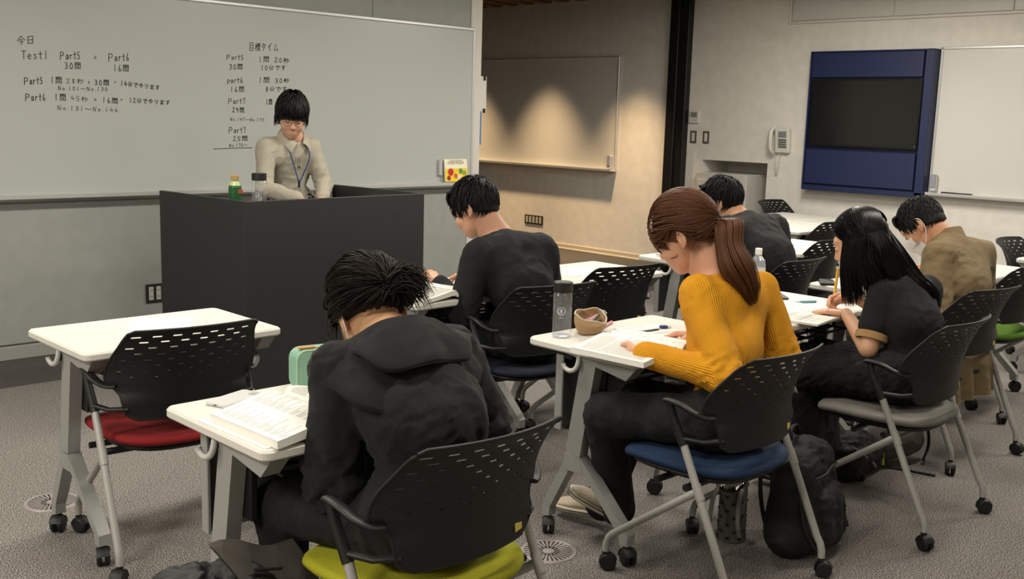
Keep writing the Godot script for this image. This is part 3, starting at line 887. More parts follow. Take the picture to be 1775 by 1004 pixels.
func shell_mesh() -> ArrayMesh:
	var cols := 7
	var nrow := 8
	var trow := [0.0, 0.06, 0.13, 0.2, 0.27, 0.33, 0.39, 0.44]
	var rows_t := []
	var rows_u := []
	var slot_of := []
	var even: PackedFloat32Array = slot_edges(0, 0.1, cols)
	for t in trow:
		rows_t.append(t); rows_u.append(even); slot_of.append(-1)
	for r in nrow:
		var k := nrow - 1 - r             # 0 = topmost row
		var tc := 0.925 - k * 0.066
		var f := 1.0 - 0.105 * k
		var hh := 0.0125 * (1.0 - 0.06 * k)
		var par := k % 2
		var us: PackedFloat32Array = slot_edges(par, 0.135 * f, cols)
		rows_t.append(tc - hh * 0.75); rows_u.append(us); slot_of.append(par)
		rows_t.append(tc + hh * 0.75); rows_u.append(us); slot_of.append(-1)
	rows_t.append(0.965); rows_u.append(even); slot_of.append(-1)
	rows_t.append(1.0); rows_u.append(even); slot_of.append(-1)
	var m := MB.new()
	var R := rows_t.size(); var C := even.size()
	var idx := []
	for side in 2:
		var off := 0.0035 if side == 0 else -0.0035
		var base := m.v.size()
		idx.append(base)
		for i in R:
			for j in C:
				var u: float = rows_u[i][j]; var t: float = rows_t[i]
				var p := shell_point(u, t, off)
				var du := shell_point(u + 0.02, t, off) - shell_point(u - 0.02, t, off)
				var dt := shell_point(u, minf(t + 0.02, 1.0), off) - shell_point(u, maxf(t - 0.02, 0.0), off)
				var nn := du.cross(dt).normalized()
				if side == 1: nn = -nn
				m.vert(p, nn, Vector2(u, t))
	for i in R - 1:
		for j in C - 1:
			var hole := false
			if slot_of[i] >= 0 and j >= 1 and (j - 1) % 2 == 0:
				var q := (j - 1) / 2
				hole = (q % 2 == slot_of[i]) and q < cols * 2 - 1
			for side in 2:
				var p: int = idx[side] + i * C + j
				if not hole:
					m.tri(p, p + 1, p + C + 1); m.tri(p, p + C + 1, p + C)
			if hole:
				var a := shell_point(rows_u[i][j], rows_t[i], 0); var b := shell_point(rows_u[i][j + 1], rows_t[i], 0)
				var c := shell_point(rows_u[i][j + 1], rows_t[i + 1], 0); var d := shell_point(rows_u[i][j], rows_t[i + 1], 0)
				var z := V(0, 0, 0.0035)
				for e in [[a, b, V(0, 1, 0)], [b, c, V(-1, 0, 0)], [c, d, V(0, -1, 0)], [d, a, V(1, 0, 0)]]:
					m.quad(e[0] - z, e[1] - z, e[1] + z, e[0] + z, e[2])
	# rim
	for e in 4:
		var cnt := C if e < 2 else R
		var ring_a := []
		for k in cnt:
			var i: int = [0, R - 1, k, k][e]; var j: int = [k, k, 0, C - 1][e]
			ring_a.append(shell_point(rows_u[i][j], rows_t[i], 0))
		m.tube(ring_a, 0.0045, 6)
	return m.mesh()

func seat_mesh(y0: float, y1: float, grow: float, round_r: float) -> ArrayMesh:
	var m := MB.new()
	var rows := []
	var prof := []
	for i in 5:
		var a := PI / 2 * i / 4
		prof.append(Vector2(-round_r * (1.0 - sin(a)), y0 + (y1 - y0) * 0.45 * (1.0 - cos(a))))
	for i in 5:
		var a := PI / 2 * i / 4
		prof.append(Vector2(-round_r * (1.0 - cos(a)), y1 - round_r * 0.8 * (1.0 - sin(a))))
	for k in [0.6, 0.3, 0.001]: prof.append(Vector2(-(1.0 - k) * 0.23, y1 + 0.003))
	prof.insert(0, Vector2(-0.229, y0))
	for pr: Vector2 in prof:
		var row := PackedVector3Array()
		for j in 40:
			var a := TAU * j / 40
			var e := 3.2
			var cc := pow(absf(cos(a)), 2.0 / e) * signf(cos(a)); var ss := pow(absf(sin(a)), 2.0 / e) * signf(sin(a))
			var hw := 0.232 + grow + pr.x; var hd := 0.222 + grow + pr.x
			if hw < 0.0: hw = 0.0005
			if hd < 0.0: hd = 0.0005
			var z := ss * hd - 0.008
			var x := cc * hw * (1.0 + 0.05 * (-z) / 0.22)
			var dip := -0.018 * smoothstep(-0.12, -0.23, z) - 0.010 * (1.0 - pow(x / 0.23, 2.0)) * smoothstep(-0.25, 0.1, z)
			row.append(V(x, pr.y + dip, z))
		rows.append(row)
	m.grid(rows, true)
	return m.mesh()

var chair_meshes := {}
func make_chair(seat_col: Color, label: String, at: Vector3, turn: float, seat_kind := "fabric") -> Node3D:
	if chair_meshes.is_empty():
		chair_meshes.shell = shell_mesh()
		chair_meshes.seat = seat_mesh(0.413, 0.443, 0.010, 0.018)
		chair_meshes.pan = seat_mesh(0.388, 0.417, -0.016, 0.02)
		chair_meshes.caster = caster_mesh(0.028)
		for s in [-1, 1]:
			var m := MB.new()
			m.tube(curve([V(s * 0.225, 0.612, 0.165), V(s * 0.248, 0.612, 0.145), V(s * 0.270, 0.626, 0.115), V(s * 0.279, 0.642, 0.08), V(s * 0.277, 0.646, 0.028), V(s * 0.275, 0.640, 0.012)], 4), [0.012, 0.013, 0.014, 0.015, 0.016, 0.017, 0.018, 0.0185, 0.019, 0.019, 0.019, 0.019, 0.019, 0.019, 0.019, 0.019, 0.0185, 0.018, 0.016, 0.013, 0.008], 10, true, 0.5)
			m.tube([V(s * 0.275, 0.640, 0.030), V(s * 0.272, 0.59, 0.046), V(s * 0.267, 0.515, 0.086)], [0.013, 0.014, 0.0145], 8, true, 1.0)
			m.tube([V(s * 0.266, 0.535, 0.078), V(s * 0.240, 0.532, 0.14), V(s * 0.190, 0.535, 0.175)], [0.012, 0.011, 0.012], 8, true, 0.7)
			chair_meshes["arm%d" % s] = m.mesh()
			m = MB.new()
			m.tube([V(s * 0.267, 0.522, 0.084), V(s * 0.268, 0.135, 0.262), V(s * 0.269, 0.115, 0.275), V(s * 0.269, 0.09, 0.283), V(s * 0.269, 0.066, 0.284)], 0.0125, 10)
			m.tube([V(s * 0.267, 0.405, 0.139), V(s * 0.267, 0.36, 0.160)], 0.0142, 10)
			chair_meshes["rear%d" % s] = m.mesh()
			m = MB.new()
			m.tube([V(s * 0.266, 0.385, 0.148), V(s * 0.246, 0.135, -0.195), V(s * 0.244, 0.115, -0.213), V(s * 0.243, 0.095, -0.222), V(s * 0.243, 0.066, -0.225)], 0.0125, 10)
			chair_meshes["front%d" % s] = m.mesh()
		var cr := MB.new()
		cr.tube([V(-0.266, 0.382, 0.10), V(0.266, 0.382, 0.10)], 0.012, 8)
		cr.tube([V(-0.258, 0.374, -0.02), V(0.258, 0.374, -0.02)], 0.011, 8)
		for x in [-0.12, 0.12]: cr.tube([V(x, 0.380, 0.10), V(x, 0.376, -0.15)], 0.011, 8)
		chair_meshes.cross = cr.mesh()
		var lb := MB.new()
		lb.cbox(V(0, 0, 0), V(0.034, 0.022, 0.001), 0.0004)
		chair_meshes.label = lb.mesh()
	var t := thing("nesting_chair", label, "chair", at, turn, "black shell chairs of the classroom")
	part("backrest", chair_meshes.shell, mats.black_plastic, t)
	var fab := textured(seat_col, 0.9, noise_tex(0.2, 128, [Color(0.80, 0.80, 0.80), Color(1, 1, 1)], false, 1.0, FastNoiseLite.TYPE_SIMPLEX, 8), noise_tex(0.4, 128, [], true, 4.0), 7.0, 0.4) if seat_kind == "fabric" else paint(seat_col, 0.45)
	part("seat", chair_meshes.seat, fab, t)
	part("seat_pan", chair_meshes.pan, mats.black_plastic, t)
	part("crossbar", chair_meshes.cross, mats.black_plastic, t)
	for s in [-1, 1]:
		part("armrest", chair_meshes["arm%d" % s], mats.black_plastic, t)
		var rl := part("rear_leg", chair_meshes["rear%d" % s], mats.silver, t)
		var fl := part("front_leg", chair_meshes["front%d" % s], mats.silver, t)
		var c1 := part("caster", chair_meshes.caster, mats.rubber, rl)
		c1.position = V(s * 0.269, 0, 0.284)
		c1.rotation.y = s * 0.5 + turn * 3.0
		var c2 := part("caster", chair_meshes.caster, mats.rubber, fl)
		c2.position = V(s * 0.243, 0, -0.225)
		c2.rotation.y = -s * 0.7 + turn * 2.0
	var st := part("sticker", chair_meshes.label, paint(Color(0.86, 0.80, 0.36), 0.6), t)
	var p := shell_point(0.72, 0.10, 0.0045)
	st.position = p
	st.rotation = V(-0.06, 0.32, 0)
	return t

var desk_proto: Node3D
func make_desk(label: String, at: Vector3, turn := 0.0) -> Node3D:
	if desk_proto:
		return copy(desk_proto, label, at, turn)
	var t := thing("folding_desk", label, "desk", at, turn, "white classroom desks")
	desk_proto = t
	var m := MB.new()
	m.prism(rrect(0.715, 0.495, 0.028, 5), 0.692, 0.72, 0.006)
	part("table_top", m, mats.desk_top, t)
	for s in [-1, 1]:
		var x: float = s * 0.305
		m = MB.new()
		# column, then a foot that forks forwards and backwards
		box_sweep(m, [sec(V(x, 0.685, 0.022), 0.021, 0.034), sec(V(x, 0.31, -0.040), 0.021, 0.034)])
		box_sweep(m, [sec(V(x, 0.325, -0.038), 0.024, 0.036), sec(V(x, 0.268, -0.028), 0.024, 0.044)])
		box_sweep(m, [sec(V(x, 0.325, -0.020), 0.023, 0.020), sec(V(x, 0.125, 0.185), 0.021, 0.024), sec(V(x, 0.105, 0.205), 0.020, 0.020), sec(V(x, 0.068, 0.208), 0.019, 0.017)])
		box_sweep(m, [sec(V(x, 0.300, -0.055), 0.021, 0.020), sec(V(x, 0.125, -0.148), 0.019, 0.020), sec(V(x, 0.105, -0.158), 0.018, 0.018), sec(V(x, 0.068, -0.160), 0.018, 0.016)])
		var lg := part("leg", m, mats.desk_leg, t)
		var cm := caster_mesh(0.030)
		for z in [0.208, -0.160]:
			var c := part("caster", cm, mats.rubber, lg)
			c.position = V(x, 0, z)
			c.rotation.y = 0.6 * s + z
		m = MB.new()
		box_sweep(m, [sec(V(x, 0.693, -0.12), 0.026, 0.01), sec(V(x + s * 0.012, 0.690, 0.23), 0.020, 0.01)])
		m.fquad(V(x - 0.026, 0.690, -0.10), V(x + 0.026, 0.690, -0.10), V(x + 0.026, 0.640, 0.19), V(x - 0.026, 0.640, 0.19))
		m.fquad(V(x + 0.026, 0.640, 0.19), V(x - 0.026, 0.640, 0.19), V(x - 0.026, 0.690, 0.235), V(x + 0.026, 0.690, 0.235))
		for q in [-0.026, 0.026]:
			m.fquad(V(x + q, 0.690, -0.10), V(x + q, 0.690, 0.235), V(x + q, 0.64, 0.19), V(x + q, 0.64, 0.189))
		part("bracket", m, mats.desk_leg, t)
		m = MB.new()
		m.cbox(V(x - s * 0.035, 0.57, 0.03), V(0.022, 0.19, 0.055), 0.004)
		part("latch_box", m, mats.rubber, t)
		m = MB.new()
		m.tube(curve([V(x + s * 0.03, 0.692, -0.015), V(x + s * 0.036, 0.660, -0.015), V(x + s * 0.040, 0.640, -0.025), V(x + s * 0.042, 0.632, -0.048), V(x + s * 0.044, 0.640, -0.068), V(x + s * 0.046, 0.652, -0.074)], 4), 0.0085, 8)
		part("bag_hook", m, paint(Color(0.74, 0.735, 0.715), 0.4), t)
	m = MB.new()
	m.cbox(V(0, 0.53, -0.140), V(0.59, 0.275, 0.014), 0.003)
	var mp := part("modesty_panel", m, mats.panel_grey, t)
	for s in [-1, 1]:
		m = MB.new()
		m.cbox(V(s * 0.298, 0.53, -0.136), V(0.010, 0.275, 0.034), 0.002)
		part("flange", m, mats.desk_leg, mp)
	m = MB.new()
	m.cbox(V(0, 0.670, -0.10), V(0.60, 0.03, 0.04), 0.004)
	m.cbox(V(0, 0.655, -0.128), V(0.60, 0.07, 0.012), 0.003)
	part("crossbar", m, mats.rubber, t)
	m = MB.new()
	for k in 5: m.cbox(V(0, 0.622 - k * 0.002, -0.08 + k * 0.055), V(0.50, 0.008, 0.016), 0.002)
	for x in [-0.25, -0.08, 0.08, 0.25]:
		m.cbox(V(x, 0.620, 0.03), V(0.014, 0.010, 0.27), 0.002)
	for x in [-0.25, 0.25]:
		m.cbox(V(x, 0.655, -0.09), V(0.014, 0.07, 0.016), 0.002)
		m.cbox(V(x, 0.655, 0.10), V(0.014, 0.07, 0.016), 0.002)
	part("under_shelf", m, mats.rubber, t)
	return t

func sec(c: Vector3, hx: float, hz: float) -> Array:
	return [c + V(-hx, 0, -hz), c + V(hx, 0, -hz), c + V(hx, 0, hz), c + V(-hx, 0, hz)]

func box_sweep(m: MB, rings: Array) -> void:
	for r in rings.size() - 1:
		for i in 4:
			var j := (i + 1) % 4
			var a: Vector3 = rings[r][i]; var b: Vector3 = rings[r][j]; var c: Vector3 = rings[r + 1][j]; var d: Vector3 = rings[r + 1][i]
			var g := (c - a).cross(d - b).normalized()
			var mid: Vector3 = (a + b + c + d) * 0.25
			var cen := Vector3.ZERO
			for q in 4: cen += (rings[r][q] + rings[r + 1][q]) * 0.125
			if g.dot(mid - cen) < 0: g = -g
			m.quad(a, b, c, d, g)
	var f: Array = rings[0]; var l: Array = rings[rings.size() - 1]
	var ax: Vector3 = (l[0] - f[0]).normalized()
	m.quad(f[0], f[1], f[2], f[3], -ax)
	m.quad(l[0], l[1], l[2], l[3], ax)

func furniture() -> void:
	lectern()
	# front row, left to right
	make_desk("empty white folding desk at the left behind the red-seated chair", V(1.634, 0, -3.44))
	var spare := desk_proto
	make_desk("white desk of the man in a navy shirt near the lectern", V(3.02, 0, -3.515))
	make_desk("white desk with a sheet, right of the man in a navy shirt", V(3.97, 0, -3.52))
	make_desk("white desk of the man in a black T-shirt further back", V(5.095, 0, -3.545))
	make_desk("white desk just right of the man in a black T-shirt", V(6.03, 0, -3.515))
	# second row
	make_desk("white folding desk of the person in a black hoodie in the foreground", V(1.558, 0, -2.26))
	make_desk("white folding desk of the woman in a yellow sweater", V(2.955, 0, -2.312))
	make_desk("white desk of the woman with long black hair", V(3.94, 0, -2.33))
	make_desk("white desk of the man in a khaki shirt", V(5.005, 0, -2.385))
	make_desk("white desk right of the man in a khaki shirt", V(5.93, 0, -2.37))
	# desks put together near the television wall
	make_desk("white desk by the television wall, front left of the group of four", V(7.20, 0, -4.225))
	make_desk("white desk by the television wall, front right of the group of four", V(7.93, 0, -4.225))
	make_desk("white desk by the television wall, rear left of the group of four", V(7.20, 0, -4.74), PI)
	make_desk("white desk by the television wall, rear right of the group of four", V(7.93, 0, -4.74), PI)
	make_desk("white desk cut by the right edge of the picture", V(7.065, 0, -2.15), PI)
	# the empty desk at the left has no panel under its top
	var gone := spare.get_node("modesty_panel")
	spare.remove_child(gone)
	gone.free()
	# chairs
	make_chair(Color(0.54, 0.045, 0.06), "empty black shell chair with a red seat at the left desk", V(1.597, 0, -3.300), -0.096)
	make_chair(Color(0.66, 0.65, 0.07), "black shell chair with a yellow-green seat in the foreground", V(1.537, 0, -1.863), -0.006)
	make_chair(Color(0.10, 0.12, 0.20), "black shell chair with a navy seat under the man in navy", V(3.20, 0, -3.20), -0.16)
	make_chair(Color(0.10, 0.11, 0.13), "empty black shell chair right of the man in navy", V(3.90, 0, -3.40), -0.12)
	make_chair(Color(0.03, 0.17, 0.31), "black shell chair with a blue seat under the woman in yellow", V(2.805, 0, -1.898), -0.004)
	make_chair(Color(0.50, 0.485, 0.46), "black shell chair with a grey seat under the long-haired woman", V(3.828, 0, -1.771), 0.015)
	make_chair(Color(0.12, 0.12, 0.13), "black shell chair under the man in a khaki shirt", V(4.776, 0, -2.017), -0.144)
	make_chair(Color(0.12, 0.12, 0.13), "black shell chair of the man in a black T-shirt", V(4.87, 0, -3.04), 0.0)
	make_chair(Color(0.12, 0.12, 0.13), "empty black chair at the desk right of the black T-shirt man", V(5.93, 0, -3.45), 0.0)
	make_chair(Color(0.12, 0.12, 0.13), "empty black chair at the front of the group of four desks", V(7.07, 0, -4.06), 0.0)
	make_chair(Color(0.12, 0.12, 0.13), "empty black chair facing forward below the television cabinet", V(8.40, 0, -4.93), PI)
	make_chair(Color(0.12, 0.12, 0.13), "empty grey-black chair facing forward at the right edge", V(7.03, 0, -2.30), PI)
	make_chair(Color(0.36, 0.52, 0.12), "black shell chair with a green seat at the right edge", V(5.78, 0, -2.20), -0.1)

func lectern() -> void:
	var t := thing("lectern", "wide dark grey lectern desk in front of the whiteboard", "lectern", V(3.16, 0, -4.93), 0.062)
	var w := 1.18; var d := 0.80; var h := 1.05
	var m := MB.new(); m.cbox(V(0, h / 2, d / 2 - 0.012), V(w, h, 0.024), 0.002); part("front_panel", m, mats.lectern, t)
	for s in [-1, 1]:
		m = MB.new(); m.cbox(V(s * (w / 2 - 0.012), h / 2, -0.012), V(0.024, h, d - 0.024), 0.002); part("side_panel", m, mats.lectern, t)
	m = MB.new(); m.cbox(V(0, 0.93, -0.012), V(w - 0.05, 0.025, d - 0.026), 0.002); part("desk_board", m, mats.lectern, t)
	m = MB.new(); m.cbox(V(0, 0.45, -0.1), V(w - 0.05, 0.02, d - 0.2), 0.002); part("shelf", m, mats.lectern, t)

# ---------------------------------------------------------------- things on the desks and on the floor
var print_mats := []
func printed(kind: int) -> StandardMaterial3D:
	while print_mats.size() < 3:
		var k := print_mats.size()
		var im := Image.create(210, 297, false, Image.FORMAT_RGB8)
		im.fill(Color(0.90, 0.89, 0.855))
		var rng := RandomNumberGenerator.new()
		rng.seed = 40 + k
		var ink := Color(0.48, 0.48, 0.47)
		if k == 0:
			# two columns of short blocks, as in a test book
			for c in 2:
				var y := 22
				while y < 275:
					for l in 4:
						im.fill_rect(Rect2i(16 + c * 95, y, rng.randi_range(52, 78) if l == 0 else rng.randi_range(18, 40), 2), ink)
						y += 6
					y += 7
		elif k == 1:
			var y := 24
			while y < 275:
				im.fill_rect(Rect2i(18, y, rng.randi_range(120, 172), 2), ink)
				y += 6 if rng.randf() < 0.85 else 14
		else:
			im.fill_rect(Rect2i(30, 18, 90, 5), ink)
			for q in 3: im.fill_rect(Rect2i(24, 50 + q * 70, 150, 26), Color(0.80, 0.80, 0.785))
			for q in 8: im.fill_rect(Rect2i(24, 84 + q * 24, rng.randi_range(80, 160), 2), ink)
		var m := paint(Color(1, 1, 1), 0.75)
		m.albedo_texture = ImageTexture.create_from_image(im)
		print_mats.append(m)
	return print_mats[kind]

# open book: spine along local z, pages to both sides
func open_book(label: String, at: Vector3, turn: float, w: float, h: float, th: float, arch: float, kind: int, lean := 0.0) -> Node3D:
	var t := thing("open_book", label, "book", at, turn, "open books on the desks")
	for s in [-1, 1]:
		var rows := []
		var low := []
		for i in 9:
			var u := i / 8.0
			var y: float = th + arch * pow(1.0 - u, 1.2) * sin(minf(u * 9.0, PI / 2)) + lean * (0.5 - 0.5 * s * u)
			var row := PackedVector3Array(); var lo := PackedVector3Array()
			for j in 2:
				row.append(V(s * w * u, y, lerpf(-h / 2, h / 2, j)))
				lo.append(V(s * w * (u * 1.0), 0.001 + maxf(y - th, 0.0) * 0.75, lerpf(-h / 2, h / 2, j)))
			rows.append(row); low.append(lo)
		var m := MB.new()
		for i in 8:
			for e in 2:
				var a: Vector3 = rows[i][e]; var b: Vector3 = rows[i + 1][e]; var c: Vector3 = low[i + 1][e]; var d: Vector3 = low[i][e]
				m.quad(a, b, c, d, V(0, 0, -1 if e == 0 else 1))
		m.quad(rows[8][0], rows[8][1], low[8][1], low[8][0], V(s, 0, 0))
		for i in 8: m.quad(low[i][0], low[i][1], low[i + 1][1], low[i + 1][0], V(0, -1, 0))
		part("page_block", m, mats.paper, t)
		m = MB.new()
		var base := 0
		for i in 9:
			for j in 2:
				var du: Vector3 = rows[mini(i + 1, 8)][0] - rows[maxi(i - 1, 0)][0]
				var nn := V(0, 0, 1).cross(du).normalized()
				if nn.y < 0: nn = -nn
				m.vert(rows[i][j] + V(0, 0.0006, 0), nn, Vector2(i / 8.0 if s > 0 else 1.0 - i / 8.0, j))
		for i in 8:
			base = i * 2
			m.tri(base, base + 1, base + 3); m.tri(base, base + 3, base + 2)
		part("page", m, printed(kind if s < 0 else (kind + 1) % 3), t)
	return t

func sheet(label: String, at: Vector3, turn: float, kind: int, w := 0.21, h := 0.297) -> Node3D:
	var m := MB.new()
	m.quad(V(-w / 2, 0.0016, h / 2), V(w / 2, 0.0016, h / 2), V(w / 2, 0.0016, -h / 2), V(-w / 2, 0.0016, -h / 2), Vector3.UP)
	var t := thing("paper_sheet", label, "paper", at, turn, "paper sheets on the desks")
	var b := MB.new()
	b.box(V(0, 0.0007, 0), V(w, 0.0014, h))
	part("sheet", b, mats.paper, t)
	part("print", m, printed(kind), t)
	return t

func pen(called: String, label: String, a: Vector3, b: Vector3, col: Color, tip: Color, r := 0.0048, group := "") -> Node3D:
	var t := thing(called, label, "pen", (a + b) * 0.5, 0.0, group)
	var c := (a + b) * 0.5
	var m := MB.new()
	m.tube([a - c, a.lerp(b, 0.04) - c, a.lerp(b, 0.70) - c], [r * 0.6, r, r], 10)
	part("barrel", m, paint(col, 0.4), t)
	m = MB.new()
	m.tube([a.lerp(b, 0.70) - c, a.lerp(b, 0.90) - c, b - c], [r * 1.05, r * 0.95, r * 0.2], 10)
	part("grip", m, paint(tip, 0.5), t)
	return t

func belongings() -> void:
	var D := 0.7205
	# --- on the lectern
	var t := thing("tea_bottle", "small green tea bottle with a tan cap on the lectern", "bottle", V(2.705, 0.943, -4.78))
	var m := MB.new(); m.lathe([Vector2(0.001, 0), Vector2(0.030, 0), Vector2(0.033, 0.006), Vector2(0.033, 0.155), Vector2(0.030, 0.165), Vector2(0.001, 0.165)], 18)
	part("label_sleeve", m, paint(Color(0.10, 0.30, 0.15), 0.35), t)
	m = MB.new(); m.lathe([Vector2(0.030, 0.165), Vector2(0.024, 0.178), Vector2(0.016, 0.186), Vector2(0.016, 0.192)], 18); part("neck", m, paint(Color(0.66, 0.70, 0.50), 0.25), t)
	m = MB.new(); m.lathe([Vector2(0.018, 0.190), Vector2(0.019, 0.192), Vector2(0.019, 0.214), Vector2(0.017, 0.216), Vector2(0.001, 0.216)], 18); part("cap", m, paint(Color(0.62, 0.52, 0.30), 0.45), t)
	m = MB.new(); m.cbox(V(0.012, 0.135, 0.031), V(0.03, 0.022, 0.004), 0.001); part("red_patch", m, paint(Color(0.55, 0.27, 0.20), 0.5), t)
	bottle_clear("clear bottle with black lid and round crest on the lectern", V(2.835, 0.943, -4.765), 0.037, 0.225, true)
	var ps := sheet("white paper sheet lying on the lectern by the standing person", V(3.60, 0.968, -4.95), 0.3, 2)
	ps.rotation.x = 0.12
	# --- empty desk
	sheet("printed sheet lying on the empty desk at the left", V(1.66, D, -3.47), -0.5, 2)
	# --- foreground desk
	open_book("thick test book open on the foreground desk by the hoodie", V(1.437, D, -2.165), 0.03, 0.205, 0.298, 0.020, 0.042, 0)
	sheet("white sheet peeking out under the test book in the foreground", V(1.318, D - 0.0002, -2.185), 0.04, 2)
	var ph := phone("silver-white phone lying behind the foreground test book", V(1.372, D, -2.440), -1.25, Color(0.78, 0.78, 0.77))
	ph.set_meta("group", "phones on the desks")
	pencil_box(V(1.655, D, -2.415), -0.20)
	# --- desk of the navy shirt
	open_book("open book on the desk of the man in navy", V(2.90, D, -3.40), 0.05, 0.19, 0.257, 0.016, 0.030, 1)
	pen("ballpoint_pen", "thin grey pen behind the book on the navy man's desk", V(3.02, D + 0.004, -3.585), V(3.14, D + 0.004, -3.555), Color(0.4, 0.4, 0.4), Color(0.3, 0.3, 0.3), 0.004)
	sheet("printed sheet on the free desk right of the man in navy", V(3.93, D, -3.53), 0.05, 2, 0.297, 0.21)
	# --- desk of the yellow sweater
	bottle_clear("tall clear bottle with black lid and white crest by the pencil pouch", V(2.690, D, -2.478), 0.034, 0.200, true)
	pouch(V(2.835, D, -2.470), 0.35)
	pen("marker", "pink pen leaning beside the beige pouch", V(3.035, D + 0.005, -2.535), V(2.905, D + 0.005, -2.478), Color(0.86, 0.50, 0.56), Color(0.75, 0.42, 0.48), 0.006)
	pen("ballpoint_pen", "thin dark pen on the papers of the woman in yellow", V(2.955, D + 0.005, -2.350), V(3.075, D + 0.005, -2.335), Color(0.25, 0.25, 0.27), Color(0.2, 0.2, 0.2), 0.0035)
	t = thing("eraser", "small blue and white eraser on the desk of the woman in yellow", "eraser", V(3.110, D, -2.345), -0.4)
	m = MB.new(); m.cbox(V(0, 0.007, 0), V(0.028, 0.013, 0.020), 0.002); part("sleeve", m, paint(Color(0.16, 0.22, 0.45), 0.5), t)
	m = MB.new(); m.cbox(V(0.020, 0.0065, 0), V(0.018, 0.012, 0.018), 0.002); part("rubber", m, paint(Color(0.88, 0.88, 0.87), 0.7), t)
	open_book("test book open under the hands of the woman in yellow", V(2.742, D, -2.150), 0.06, 0.205, 0.297, 0.018, 0.034, 1)
	sheet("answer sheet lying right of the yellow woman's test book", V(3.02, D, -2.29), -0.25, 2)
	# --- desk of the long-haired woman
	open_book("workbook open flat under the long-haired woman's hand", V(3.835, D, -2.175), 0.10, 0.21, 0.297, 0.008, 0.006, 2)
	phone("dark phone at the back of the long-haired woman's desk", V(4.130, D, -2.490), -0.75, Color(0.16, 0.15, 0.14)).set_meta("group", "phones on the desks")
	pen("ballpoint_pen", "light blue pen lying on the long-haired woman's desk", V(4.150, D + 0.005, -2.300), V(4.035, D + 0.005, -2.355), Color(0.42, 0.62, 0.70), Color(0.75, 0.82, 0.84), 0.0055)
	water_bottle("clear water bottle with white cap behind the yellow sweater", V(4.030, D, -2.535))
	pen("mechanical_pencil", "yellow pencil in the hand of the long-haired woman", V(4.010, 0.905, -2.135), V(4.052, 0.775, -2.165), Color(0.88, 0.68, 0.10), Color(0.85, 0.75, 0.35), 0.0060)
	# --- desk of the khaki shirt
	phone("black phone on the corner of the khaki man's desk", V(4.715, D, -2.565), -1.0, Color(0.06, 0.06, 0.07)).set_meta("group", "phones on the desks")
	open_book("open book under the hands of the man in khaki", V(5.02, D, -2.32), 0.05, 0.19, 0.26, 0.014, 0.02, 0)
	pen("ballpoint_pen", "pale blue pen in the hand of the man in khaki", V(5.185, 0.885, -2.250), V(5.135, 0.768, -2.300), Color(0.55, 0.74, 0.80), Color(0.75, 0.85, 0.88), 0.0055)
	# --- desk of the black T-shirt
	t = thing("key_ring", "bunch of small keys on the desk corner beyond the yellow sweater", "keys", V(4.80, D, -3.66))
	for k in 4:
		m = MB.new(); m.cbox(V(0.02 * cos(k * 1.6), 0.003 + 0.003 * k, 0.02 * sin(k * 1.6)), V(0.042, 0.003, 0.012), 0.001, Basis(Vector3.UP, k * 0.8)); part("key", m, mats.steel, t)
	var ring := []
	for i in 17: ring.append(V(cos(TAU * i / 16) * 0.013, 0.012, sin(TAU * i / 16) * 0.013))
	m = MB.new(); m.tube(ring, 0.0015, 5, false); part("ring", m, mats.steel, t)
	open_book("open book in front of the man in the black T-shirt", V(4.96, D, -3.47), 0.0, 0.19, 0.26, 0.014, 0.02, 1)
	sheet("sheet of paper on the desk beyond the black T-shirt man", V(6.05, D, -3.52), 0.1, 2, 0.297, 0.21)
	backpack()
	tote_bag()
	floor_bags()
	corner_bag()

func phone(label: String, at: Vector3, turn: float, col: Color) -> Node3D:
	var t := thing("mobile_phone", label, "phone", at, turn)
	var m := MB.new(); m.prism(rrect(0.075, 0.15, 0.010, 4), 0.0002, 0.010, 0.0022); part("case", m, paint(col, 0.35), t)
	m = MB.new(); m.prism(rrect(0.024, 0.028, 0.006, 3), 0.0098, 0.0118, 0.0006); m.xf = Transform3D(); var cb := part("camera_block", m, paint(col.darkened(0.15), 0.3), t); cb.position = V(0.020, 0, -0.053)
	m = MB.new(); m.cbox(V(0, 0.005, 0.0752), V(0.010, 0.003, 0.001), 0.0004); part("port", m, mats.rubber, t)
	return t

